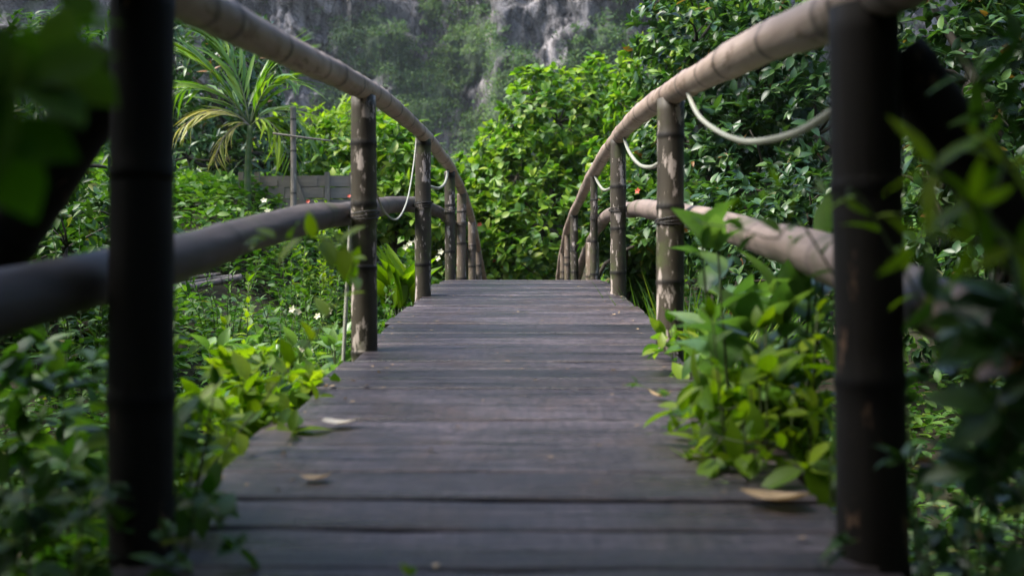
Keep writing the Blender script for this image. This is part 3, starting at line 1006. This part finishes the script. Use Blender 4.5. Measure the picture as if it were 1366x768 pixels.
# fronds: control points as offsets from the crown in photo pixels (x, y up) and metres in depth; leaflet length in px; mat
FR = [([(0, 0), (-24, 40), (-50, 74), (-80, 92)], -.35, 66, LEAF_PALM, .35), ([(0, 0), (-35, 42), (-82, 62), (-122, 48)], .25, 66, LEAF_PALM, .75), ([(0, 0), (-14, 58), (-34, 100), (-62, 128)], .1, 62, LEAF_PALM, .4),
      ([(0, 0), (12, 50), (36, 84), (66, 98)], -.1, 60, LEAF_PALM, .3), ([(0, 0), (22, 42), (52, 60), (84, 50)], -.5, 56, LEAF_PALM, .7),
      ([(0, 0), (25, 22), (60, 14), (90, -22)], .1, 56, LEAF_PALM, .9), ([(0, 0), (-22, 16), (-56, 18), (-92, -8)], -.3, 52, LEAF_YELLOW, .9),
      ([(0, 0), (22, 8), (48, -14), (66, -52)], -.35, 46, LEAF_FRESH, .9),
      ([(0, 0), (-12, 2), (-34, -20), (-44, -52)], -.25, 34, LEAF_YELLOW, .9)]
for ctrl, dep, ll, mt, dr in FR:
    n = len(ctrl)
    P = smooth_path([ptop + RIGHT * x * .92 * kk + UP * y * .92 * kk + FWD * dep * (i / (n - 1)) for i, (x, y) in enumerate(ctrl)], 16)
    V, F, _ = tube(P, np.linspace(.017, .004, 16), 6)
    fr = obj("frond", mesh("frond", V - ptop, F, TWIG if mt is not LEAF_YELLOW else STAKE, True), palm, ptop - pb)
    T = nrm(np.gradient(P, axis=0))
    Pl, Dl, Ul, Sl = [], [], [], []
    for q in np.linspace(.13, 1, 16):
        i = q * 15; a = int(min(14, i)); f = i - a
        p = P[a] * (1 - f) + P[a + 1] * f
        t = T[a]
        up = nrm(np.array([0, 0, 1.0]) - t * t[2] + np.array([0, -.2, 0]))
        sd2 = np.cross(t, up)
        for s in (-1, 1):
            Pl.append(p); Dl.append(t * .85 + sd2 * s * (.35 + .4 * dr) + np.array([0, 0, -.75 * dr + .52]) + rng.normal(size=3) * .10)
            Ul.append(up + rng.normal(size=3) * .3); Sl.append(ll * 1.05 * kk * (.55 + .75 * math.sin(math.pi * min(1, q * .85 + .12))) * rng.uniform(.8, 1.1))
    Pl = np.array(Pl); R = frames(np.array(Dl), np.array(Ul)); me = shared_leaf("leaflet", T_STRIP, mt)
    for i in range(len(Pl)):
        o = bpy.data.objects.new("leaflet", me); COL.objects.link(o); o.parent = fr
        M = np.eye(4); M[:3, :3] = R[i] * Sl[i]; M[:3, 3] = Pl[i] - ptop
        o.matrix_basis = Matrix(M.tolist())

# stake with a cross stick beside the palm
sdp = 13.7
sb = pix(391, 384, sdp)
sb[2] = gz(sb[0], sb[1])
st = thing("garden_stake", "upright grey pole with a thin cross stick beside the palm", "stake", sb)
V, F, at = culm(sb - np.array([0, 0, .3]), pix(391, 143, sdp), .042, .5, 51)
obj("pole", mesh("pole", V - sb, F, STAKE, True, {"node": at}), st)
V, F, _ = tube(smooth_path([pix(364, 178, sdp - .07), pix(400, 183, sdp - .07), pix(440, 188, sdp - .07)], 10), .016, 6)
obj("cross_stick", mesh("cross_stick", V - sb, F, STAKE, True), st)

# timber edging of the raised bed
tbl = hit(392, 274)
td = 14.6
tb = thing("timber_edging", "low weathered plank retaining wall at the foot of the palm", "retaining wall", pix(392, 280, td))
tl = np.array(tb.location)
def box(c, sx, sy, sz):
    x, y, z = sx / 2, sy / 2, sz / 2
    V = np.array([(-x, -y, -z), (x, -y, -z), (x, y, -z), (-x, y, -z), (-x, -y, z), (x, -y, z), (x, y, z), (-x, y, z)]) + np.asarray(c)
    return V, [(0, 3, 2, 1), (4, 5, 6, 7), (0, 1, 5, 4), (1, 2, 6, 5), (2, 3, 7, 6), (3, 0, 4, 7)]
hb = 15 * td / FPX
for row in range(3):
    for c in range(3):
        cpx = 345 + c * 52 + (row % 2) * 9
        p = pix(cpx, 273 - row * 15.5, td)
        V, F = box((0, 0, 0), 52 * td / FPX, .035, hb * .96)
        V += rng.normal(size=V.shape) * .004
        o = obj("plank", mesh("plank", V, F, BOARD), tb, p - tl + np.array([0, rng.normal() * .008, 0]))
        o.rotation_euler = (0, rng.normal() * .012, 0)
for cpx in (322, 344, 400, 437, 470):
    V, F = box((0, 0, 0), .07, .06, hb * 3.6)
    o = obj("stake", mesh("stake", V, F, STAKE), tb, pix(cpx, 257, td - .06) - tl)
    o.rotation_euler = (0, (-.35 if cpx == 400 else rng.normal() * .05), 0)

# bamboo poles lying on the left bank
q0 = hit(275, 394)
for i, (dy, dz, lab) in enumerate(((0, 0, "thick pale bamboo pole lying on the left bank, nearest of the bundle"), (.12, .05, "thin grey pole lying along the top of the bank's bamboo bundle"), (.24, .03, "dark split pole at the back of the bamboo bundle on the left bank"))):
    a = pix(205, 404 - i * 8, float((q0 - CAM) @ FWD) + dy - .25); b = pix(322 - i * 14, 381 - i * 2, float((q0 - CAM) @ FWD) + dy + .25)
    a = a + UP * .10; b = b + UP * .10
    V, F, at = culm(a, b, (.042, .02, .026)[i], .33, 200 + i)
    tag(obj("bamboo_pole", mesh("bamboo_pole", V - a, F, (MIDRAIL, STAKE, POST_PALE)[i], True, {"node": at}), None, a), lab, "pole", "bamboo poles lying on the bank")

# ------------------------------------------------------------------ garden plants in the middle distance
def at_ground(px, d):
    p = pix(px, 384, d)
    return np.array([p[0], p[1], gz(p[0], p[1])])


b = at_ground(530, 8.0)
cn = thing("canna_clump", "clump of tall upright pointed leaves between the second and third left posts", "plant", b)
cb = pix(530, 412, 8.0)
stem_mb = MB()
for q in range(8):
    stem_mb.tube([b + np.array([rng.normal() * .06, rng.normal() * .06, -.05]), cb + np.array([rng.normal() * .06, rng.normal() * .06, .02])], .012, 6)
obj("stalks", stem_mb.done("stalks", TWIG, b), cn)
rosette(cn, cb, 26, .52, T_CANNA, LEAF_FRESH, (52, 88), jitter=.07)

gb_ = at_ground(936, 6.3)
gr_ = thing("grass_clump", "tuft of long narrow grass blades just right of the second right post", "grass clump", gb_)
rosette(gr_, gb_, 260, max(.5, 1.72 - gb_[2]) * .9, T_BLADE, LEAF_BRIGHT, (66, 89), jitter=.12, part="blade")

for px, d, n, L, mt, lab in ((862, 8.6, 26, .45, LEAF_BRIGHT, "strap leaved plant beside the third right post"), (884, 8.0, 24, .5, LEAF_MID, "darker strap leaved plant between the second and third right posts"),):
    b = at_ground(px, d)
    p = thing("strap_leaved_plant", lab, "plant", b, "strap leaved plants by the right posts")
    rosette(p, b, n * 2, L + .25, T_CANNA, mt, (48, 86), jitter=.10)

HG = "leafy herbs on the left bank"
herbs = [  # px, top py, d, stems, spread, leaf length, template, material, label
    (300, 330, 8.6, 11, .5, .085, T_LANCE, LEAF_HERB, "feathery herb clump behind the bamboo poles on the left bank"),
    (390, 322, 8.2, 12, .5, .09, T_LANCE, LEAF_HERB, "large feathery herb clump right of the bamboo poles"),
    (440, 330, 7.4, 10, .4, .09, T_LANCE, LEAF_BRIGHT, "lighter feathery herb beside the thin pale cane"),
    (430, 390, 5.8, 10, .35, .085, T_OVATE, LEAF_HERB, "small leaved herb with white blossoms left of the second left post"),
    (370, 400, 6.2, 10, .4, .08, T_LANCE, LEAF_MID, "low dark herb in front of the large feathery clump"),
    (325, 385, 5.2, 5, .16, .10, T_OVATE, LEAF_FRESH, "upright single shoot herb rising before the dark bank"),
    (500, 380, 6.6, 8, .25, .09, T_OVATE, LEAF_HERB, "small herb at the foot of the pointed leaf clump"),
    (270, 300, 12.5, 10, .5, .11, T_OVATE, LEAF_BRIGHT, "bright low shrub in front of the dark tree, under the palm"),
    (360, 276, 12.8, 9, .5, .11, T_OVATE, LEAF_BRIGHT, "bright low shrub with cream flowers before the timber edging"),
    (430, 274, 12.6, 9, .45, .11, T_OVATE, LEAF_FRESH, "yellowish low shrub growing before the right part of the timber edging"),
    (560, 345, 10.5, 9, .4, .12, T_OVATE, LEAF_HERB, "leafy herb seen low behind the third left post"),
    (110, 290, 6.0, 10, .45, .085, T_OVATE, LEAF_MID, "dull green herb below the slanted strut, right of the dark bush"),
]
hroots = []
for px, py, d, ns, sp, ll, tm, mt, lab in herbs:
    b = at_ground(px, d)
    top = pix(px, py, d)
    h = max(.35, top[2] - b[2])
    r = thing("leafy_herb", lab, "plant", b, HG)
    stems = []
    for q in range(ns):
        a = rng.random() * 6.283; s_ = sp * math.sqrt(rng.random()); hh = h * rng.uniform(.65, 1.05)
        f = np.array([math.cos(a), math.sin(a), 0])
        stems.append([b + f * s_ * .3 + np.array([0, 0, -.03]), b + f * s_ * .55 + np.array([0, 0, hh * .55]), b + f * s_ + np.array([0, 0, hh])])
    stem_plant(r, b, stems, ll, tm, mt, gap=ll * .30, start=.25, n_obj=150, spread=58, lift=.15)
    hroots.append(r)
for p in ((415, 470), (403, 467), (424, 422), (398, 415), (390, 413), (440, 415)):
    flower(hroots[3], pix(*p, 5.3), .022, PETAL_CREAM)
for p in ((352, 268), (357, 282)):
    flower(hroots[8], pix(*p, 12.2), .045, PETAL_CREAM)
for p in ((411, 269), (466, 262)):
    flower(hroots[9], pix(*p, 12.2), .03, PETAL_RED)

# broad leaved rosettes low on the left bank
BG = "broad leaved seedlings on the left bank"
for px, py, d, n, L, lab in ((455, 462, 4.6, 9, .15, "broad pale seedling at the foot of the thin cane"), (345, 470, 4.4, 9, .14, "broad leaved seedling left of the white blossoms"),
                             (390, 480, 4.2, 8, .14, "broad leaved seedling between the other two on the bank"), (300, 470, 4.0, 9, .14, "broad leaved seedling nearest the first left post")):
    p0 = pix(px, py, d); b = np.array([p0[0], p0[1], gz(p0[0], p0[1])])
    r = thing("broad_leaved_seedling", lab, "plant", b, BG)
    stems = [[b, b + (p0 - b) * .6 + rng.normal(size=3) * .03, p0 + rng.normal(size=3) * np.array([.07, .07, .03])] for q in range(4)]
    stem_plant(r, b, stems, L, T_BROAD, LEAF_PALE, gap=.10, start=.35, spread=60, lift=.35, stem_r=.006, shrink=False)

# ------------------------------------------------------------------ foreground plants
FG = "leafy shrubs crowding the near deck edges"
def fg_bush(lab, px, py, d, ns, spread_x, spread_y, ll, tm, mt, gap=.055, n_obj=300, low=None, pair=False, name="leafy_shrub", stem_r=.005, lift=.2, lean=(0, 0, 0), fill=230):
    top = pix(px, py, d)
    b = np.array([top[0] - lean[0], top[1] - lean[1], 0]); b[2] = gz(b[0], b[1])
    r = thing(name, lab, "shrub", b, FG)
    stems = []
    for q in range(ns):
        f = np.array([rng.uniform(-1, 1) * spread_x, rng.uniform(-1, 1) * spread_y, 0])
        tp = top + f; tp[2] = b[2] + (top[2] - b[2]) * rng.uniform(.6, 1.04)
        stems.append([b + f * .35 - np.array([0, 0, .05]), b + f * .7 + (tp - b - f) * .55, tp])
    stem_plant(r, b, stems, ll, tm, mt, gap=gap * .8, start=.3, n_obj=min(n_obj, 170), spread=62, lift=lift, pair=pair, stem_r=stem_r)
    h = top[2] - b[2]
    if fill:
        cc = top - np.array([lean[0] * .4, lean[1] * .4, h * .42])
        crown(r, b, [(cc, (spread_x * 1.35, spread_y * 1.35, h * .50)), (cc - np.array([0, 0, h * .25]), (spread_x * 1.3, spread_y * 1.3, h * .35))], fill, 6, ll, tm, mt, n_obj=130, trunk=False, shell=.35, droop=.25)
    return r


fg_bush("bright shrub spilling over the left deck edge beside the first left post", 285, 478, 2.75, 15, .24, .30, .10, T_OVATE, LEAF_FRESH)
fg_bush("bright shrub reaching onto the left deck edge, farther from the first post", 372, 492, 3.35, 14, .22, .30, .095, T_ROUND, LEAF_FRESH)
fg_bush("small bright shrub by the left deck edge just before the second left post", 425, 490, 3.9, 9, .13, .22, .07, T_ROUND, LEAF_BRIGHT)
fg_bush("dull shrub low in the corner left of the first left post", 90, 470, 1.95, 15, .24, .25, .08, T_OVATE, LEAF_HERB)
fg_bush("dark low shrub at the bottom left corner below the mid rail", 60, 620, 1.6, 13, .25, .18, .055, T_OVATE, LEAF_MID)
fg_bush("mid green shrub left of the first left post behind the dull one", 60, 455, 2.7, 14, .35, .3, .08, T_ROUND, LEAF_HERB)  # darker leaf material carries the shade of the left corner

fg_bush("large pale broad leaved plant beside the right mid rail", 1025, 338, 2.75, 17, .19, .2, .24, T_BROAD, LEAF_PALE, gap=.10, name="broad_leaved_plant", stem_r=.008, lift=.35, fill=0)
fg_bush("bright leafy shrub below the broad pale leaves at the right deck edge", 1040, 435, 2.45, 20, .20, .25, .095, T_OVATE, LEAF_FRESH, fill=110)
fg_bush("bright small shrub spreading over the deck edge at the second right post", 925, 440, 3.7, 12, .16, .28, .10, T_OVATE, LEAF_BRIGHT)
fg_bush("narrow leaved shrub leaning over the right side of the deck", 985, 500, 2.6, 13, .20, .22, .10, T_LANCE, LEAF_FRESH, lean=(-.16, 0, 0), fill=80)
fg_bush("low shrub at the foot of the first right post", 1120, 590, 2.15, 9, .06, .14, .065, T_OVATE, LEAF_HERB, fill=70)
fg_bush("dark low shrub right of the first right post", 1280, 520, 2.0, 15, .25, .3, .06, T_OVATE, LEAF_DARK)
fg_bush("shade-coloured shrub in the bottom right corner", 1320, 640, 1.5, 13, .22, .18, .055, T_OVATE, LEAF_DARK)  # corner shade is put into the leaf colour here

# trailing shoots
def shoot(lab, ctrl, ll, tm, mt, gap, name="trailing_shoot", r=.003, n_obj=200, spread=60, base_pt=None):
    pts = [pix(*c) for c in ctrl]
    if base_pt is not None:
        pts = [np.asarray(base_pt)] + pts
    rt = thing(name, lab, "shoot", pts[0], "shoots hanging into the view")
    stem_plant(rt, pts[0], [pts], ll, tm, mt, gap=gap, start=.25, n_obj=n_obj, spread=spread, stem_r=r, lift=.05, shrink=False)


def root_of(px, d, dx=0):
    p = pix(px, 384, d)
    return (p[0] + dx, p[1], gz(p[0] + dx, p[1]))


shoot("shoot with bright leaves crossing in front of the left mid rail", [(440, 420, 2.4), (462, 335, 2.2), (420, 318, 2.05), (355, 318, 1.95)], .075, T_OVATE, LEAF_FRESH, .032, base_pt=(-1.0, 2.5, .75))
shoot("shoot with dark small leaves over the right mid rail", [(1105, 350, 1.95), (1030, 320, 1.95), (985, 305, 2.0), (935, 298, 2.1)], .055, T_OVATE, LEAF_MID, .045, base_pt=(.98, 1.8, .62))
shoot("bright blurred shoot beside the first right post above the mid rail", [(1190, 330, 1.5), (1120, 265, 1.5), (1050, 252, 1.55), (990, 262, 1.6)], .062, T_LANCE, LEAF_FRESH, .035, base_pt=(1.0, 1.35, .65))
shoot("thin shoot with small leaves lying over the right side of the deck", [(1040, 560, 2.5), (960, 545, 2.5), (900, 530, 2.6), (850, 512, 2.75)], .055, T_OVATE, LEAF_BRIGHT, .05, base_pt=(.92, 2.5, .8))
shoot("short shoot with two leaves poking over the right deck edge", [(1060, 610, 2.2), (990, 590, 2.25), (905, 570, 2.35)], .06, T_OVATE, LEAF_FRESH, .08, base_pt=(.9, 2.1, .8))
shoot("green tip poking up at the bottom edge of the deck", [(560, 800, 1.55), (548, 768, 1.5)], .04, T_OVATE, LEAF_FRESH, .05)

# blurred branches close to the lens
def near_branch(lab, ctrl, whorls, ll, tm, mt, rad=.004):
    pts = [pix(*c) for c in ctrl]
    rt = thing("overhanging_branch", lab, "branch", pts[0], "branches close to the lens")
    V, F, _ = tube(smooth_path(pts, 16), np.linspace(rad, rad * .5, 16), 6)
    obj("stem", mesh("stem", V - pts[0], F, TWIG, True), rt)
    P, D, U, Sx = [], [], [], []
    path = smooth_path(pts, 60)
    for (px, py, d, n, sc) in whorls:
        c = pix(px, py, d)
        near = path[np.argmin(np.linalg.norm(path - c, axis=1))]
        if np.linalg.norm(near - c) > .01:
            V, F, _ = tube(smooth_path([near, (near + c) / 2 + np.array([0, 0, -.01]), c], 6), .002, 5)
            obj("twig", mesh("twig", V - pts[0], F, TWIG, True), rt)
        a0 = rng.random() * 6.28
        for q in range(n):
            a = a0 + q * 6.283 / n + rng.normal() * .2
            P.append(c); D.append(RIGHT * math.cos(a) + UP * math.sin(a) * .9 - FWD * rng.uniform(-.5, .5)); U.append(-FWD * .6 + UP * .8 + rng.normal(size=3) * .3); Sx.append(ll * sc * rng.uniform(.8, 1.15))
    leaves(rt, tm, mt, np.array(P), frames(np.array(D), np.array(U)), np.array(Sx), 200)


near_branch("blurred branch with yellowish green leaves in front of the first right post's strut", [(1420, 420, 1.25), (1330, 300, 1.15), (1250, 235, 1.1), (1235, 215, 1.1)],
            [(1245, 228, 1.1, 5, 1.1), (1300, 270, 1.12, 4, 1.1), (1225, 330, 1.15, 4, .8), (1340, 220, 1.15, 5, 1.1), (1295, 325, 1.15, 4, .9), (1355, 330, 1.1, 5, 1.0)], .068, T_LANCE, LEAF_FRESH)
near_branch("dark blurred leaves added to darken the right edge, over the cut end of the lower rail", [(1440, 250, 1.25), (1390, 420, 1.2), (1350, 560, 1.2), (1330, 640, 1.2)],
            [(1352, 400, 1.2, 6, 1.1), (1335, 455, 1.22, 6, 1.0), (1375, 480, 1.2, 6, 1.1), (1330, 540, 1.2, 6, 1.0), (1365, 590, 1.2, 6, 1.1), (1310, 620, 1.22, 6, .9), (1300, 480, 1.25, 4, .8), (1285, 425, 1.3, 5, .9), (1320, 420, 1.28, 5, 1.0), (1245, 400, 1.35, 4, .7)], .08, T_OVATE, LEAF_DARK)  # branch added to stand for the darkness along the right edge
near_branch("blurred leafy branch high at the right behind the strut", [(1440, 40, 1.5), (1370, 80, 1.45), (1300, 110, 1.4)],
            [(1300, 100, 1.4, 5, 1.1), (1340, 150, 1.4, 5, 1), (1360, 60, 1.45, 5, 1), (1320, 35, 1.5, 4, 1)], .075, T_LANCE, LEAF_HERB)
near_branch("blurred branch with large leaves in the upper left corner", [(-90, 0, .95), (-20, 60, .9), (40, 105, .85), (90, 120, .85)],
            [(20, 110, .85, 5, 1.25), (75, 90, .9, 4, .9), (-10, 170, .85, 5, 1.1), (25, 28, .95, 4, .7), (105, 40, 1.0, 4, .8)], .075, T_ROUND, LEAF_SHADE)

# ------------------------------------------------------------------ ground cover (uncountable)
def cover(name, n, xr, yr, ll, tm, mat, hmax, excl=.8, dens=None):
    x = rng.uniform(*xr, n); y = rng.uniform(*yr, n)
    k = np.abs(x) > excl
    k &= ~((x > q0[0] - 1.0) & (x < q0[0] + .75) & (y > q0[1] - 1.6) & (y < q0[1] + .55))
    k &= fbm(x * 1.3, y * 1.3, 61, 3) > .25
    x, y = x[k], y[k]; n = len(x)
    h = hmax * rng.random(n) * (.35 + .9 * fbm(x * .8, y * .8, 71, 2))
    P = np.stack([x, y, ground(x, y) + h], 1)
    D = np.stack([rng.normal(size=n), rng.normal(size=n), rng.uniform(-.1, .9, n)], 1)
    U = np.array([0, 0, 1.0]) + .4 * rng.normal(size=(n, 3))
    V, F = cloud(tm, P, frames(D, U), ll * rng.uniform(.6, 1.3, n) * (1 + .05 * np.maximum(y, 0)))
    obj(name, mesh(name, V, F, mat), kind="stuff")


cover("ground_cover", 26000, (-9, 9), (-3, 24), .075, T_OVATE, LEAF_HERB, .38)
cover("ground_cover", 30000, (-4, 4), (-1, 7), .06, T_OVATE, LEAF_MID, .30, .72)
cover("ground_cover", 14000, (-6, 6), (0, 18), .10, T_LANCE, LEAF_MID, .45)
cover("ground_cover", 16000, (-9, -1.2), (7, 16), .085, T_OVATE, LEAF_HERB, .4)
cover("ground_cover", 9000, (-14, 14), (17, 34), .20, T_OVATE, LEAF_BRIGHT, .9, 0)

# far wood between the garden and the cliff, and shrubs clinging to the cliff
def mass(name, C, rad, per, ll, mat, tm=T_SMALL):
    n = len(C)
    D = rand_dirs(n * per); D[:, 2] = np.abs(D[:, 2]) * .9 + .05; D[:, 1] = D[:, 1] - .35
    D = nrm(D)
    P = np.repeat(C, per, 0) + D * (np.repeat(rad, per) * rng.uniform(.6, 1.05, n * per))[:, None]
    R = frames(nrm(D * .3 + rand_dirs(n * per)), D + .4 * rng.normal(size=D.shape))
    V, F = cloud(tm, P, R, ll * rng.uniform(.6, 1.3, n * per))
    obj(name, mesh(name, V, F, mat), kind="stuff")


cx = rng.uniform(-46, 46, 900); cyy = rng.uniform(34, 100, 900)
cx = cx * (.5 + cyy / 100)
mass("far_wood", np.stack([cx, cyy, ground(cx, cyy) + rng.uniform(.4, 2.0, 900)], 1), rng.uniform(1.0, 2.6, 900), 80, .42, LEAF_FAR)
n = 2600
wy = rng.uniform(-26, 42, n)
wx = np.maximum(8.5, .56 * wy + 5.5) + np.abs(rng.normal(size=n)) * 7
back = rng.random(n) < .3
wx = np.where(back, rng.uniform(0, 22, n), wx); wy = np.where(back, rng.uniform(-20, -9, n), wy)
wx = wx * np.where(rng.random(n) < .5, -1, 1)
wh = (5 + 7 * fbm(wx / 6, wy / 6, 81, 2)) * rng.random(n) ** .8
mass("surrounding_wood", np.stack([wx, wy, ground(wx, wy) + wh], 1), rng.uniform(.9, 2.0, n), 36, .62, LEAF_DARK)
u = rng.uniform(-50, 50, 15000); v = rng.uniform(4, 56, 15000)
k = cliff_veg(u, v) + .15 * rng.normal(size=15000) > .42
u, v = u[k][:4600], v[k][:4600]
lt = np.exp(-((u - (-5 - (v - 20) * .35)) / 4.5) ** 2) + .5 * np.exp(-((u - 12) / 6) ** 2) * sm(30 - v, 0, 6) + .5 * rng.random(len(u))
for lo, hi, mt in ((-1, .28, LEAF_FAR_DARK), (.28, .75, LEAF_FAR), (.75, 9, LEAF_FAR_LIGHT)):
    q = (lt > lo) & (lt <= hi)
    mass("cliff_shrubs", np.stack([u, cliff_surface(u, v) + .1, v], 1)[q], (rng.uniform(.45, 1.6, len(u)) ** 1.4 * (1 + .6 * sm(28 - v, 0, 8)))[q], 55, .36, mt)

# ------------------------------------------------------------------ unseen trees, added behind and over the near end to shade it
for nm, lab, bx, by, lb in (
    ("added_shade_tree", "unseen big tree added to shade the near end of the bridge, left side", -2.6, -2.6, [((-2.2, -1.8, 4.6), (1.9, 2.4, 1.0)), ((-.9, .2, 5.0), (1.9, 2.3, .8)), ((-2.7, 1.1, 4.5), (1.1, 1.2, .9)), ((-3.2, -.8, 4.6), (1.3, 1.7, 1.1)), ((-3.0, -2.2, 2.8), (1.4, 1.4, 1.4))]),
    ("added_shade_tree", "unseen big tree added to shade the near end of the bridge, right side", 2.6, -2.2, [((2.3, -1.2, 4.5), (1.9, 2.0, 1.0)), ((.9, .4, 5.2), (1.9, 2.3, .8)), ((2.9, 1.2, 4.4), (1.3, 1.7, 1.2)), ((2.9, -2.0, 2.6), (1.4, 1.4, 1.4)), ((3.3, 2.8, 4.3), (1.3, 1.6, 1.2)), ((2.1, .3, 3.7), (1.2, 1.4, .8)), ((2.6, .4, 2.9), (.9, 1.1, 1.0))]),
    ("added_shade_tree", "unseen tall tree added to shade the near end of the bridge, left bank", -6.2, -.6, [((-5.9, -.8, 4.6), (1.6, 2.2, 2.6)), ((-5.8, -1.5, 4.0), (1.8, 2.2, 2.6)), ((-5.0, -1.6, 6.2), (2.0, 2.4, 1.2))]),
    ("added_shade_tree", "unseen tall tree added to shade the near end of the bridge, right bank", 5.6, 1.8, [((5.0, 1.8, 4.4), (1.6, 2.6, 2.6)), ((5.4, -1.4, 4.0), (1.8, 2.2, 2.6)), ((4.4, 2.0, 6.4), (2.2, 2.4, 1.2))]),
    ("added_shade_tree", "unseen wide tree added behind the camera to block light", .6, -6.0, [((.3, -5.5, 3.0), (2.6, 1.4, 2.4)), ((-3.2, -5.5, 3.4), (2.2, 1.4, 2.6)), ((3.6, -5.5, 3.2), (2.2, 1.4, 2.6))])):
    b = np.array([bx, by, gz(bx, by)])
    r = thing(nm, lab, "tree", b, "added shade trees over the near end of the bridge")
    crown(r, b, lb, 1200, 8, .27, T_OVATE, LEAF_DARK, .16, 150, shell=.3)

# ------------------------------------------------------------------ litter caught on the deck
n = 170
lx = np.where(rng.random(n) < .6, np.sign(rng.normal(size=n)) * rng.uniform(.42, .64, n), rng.uniform(-.6, .6, n)); ly = 1.5 + 6.5 * rng.random(n)
P = np.stack([lx, ly, np.array([deckz(q) for q in ly]) + .006], 1)
V, F = cloud(T_SMALL, P, frames(np.stack([rng.normal(size=n), rng.normal(size=n), rng.normal(size=n) * .12], 1), np.array([0, 0, 1.0]) + .2 * rng.normal(size=(n, 3))), rng.uniform(.010, .026, n))
obj("leaf_litter", mesh("leaf_litter", V, F, LEAF_DRY), kind="stuff")

# ------------------------------------------------------------------ air
hm = bpy.data.materials.new("haze")
hm.use_nodes = True
hn = hm.node_tree
hn.nodes.remove(hn.nodes["Principled BSDF"])
pv = hn.nodes.new("ShaderNodeVolumePrincipled")
pv.inputs["Color"].default_value = (.86, .92, 1.0, 1)
pv.inputs["Density"].default_value = .0002
hn.links.new(pv.outputs[0], hn.nodes["Material Output"].inputs["Volume"])
V, F = box((0, 0, 0), 1600, 1600, 112)
obj("haze", mesh("haze", V + np.array([0, 150, 54.0]), F, hm), kind="stuff")
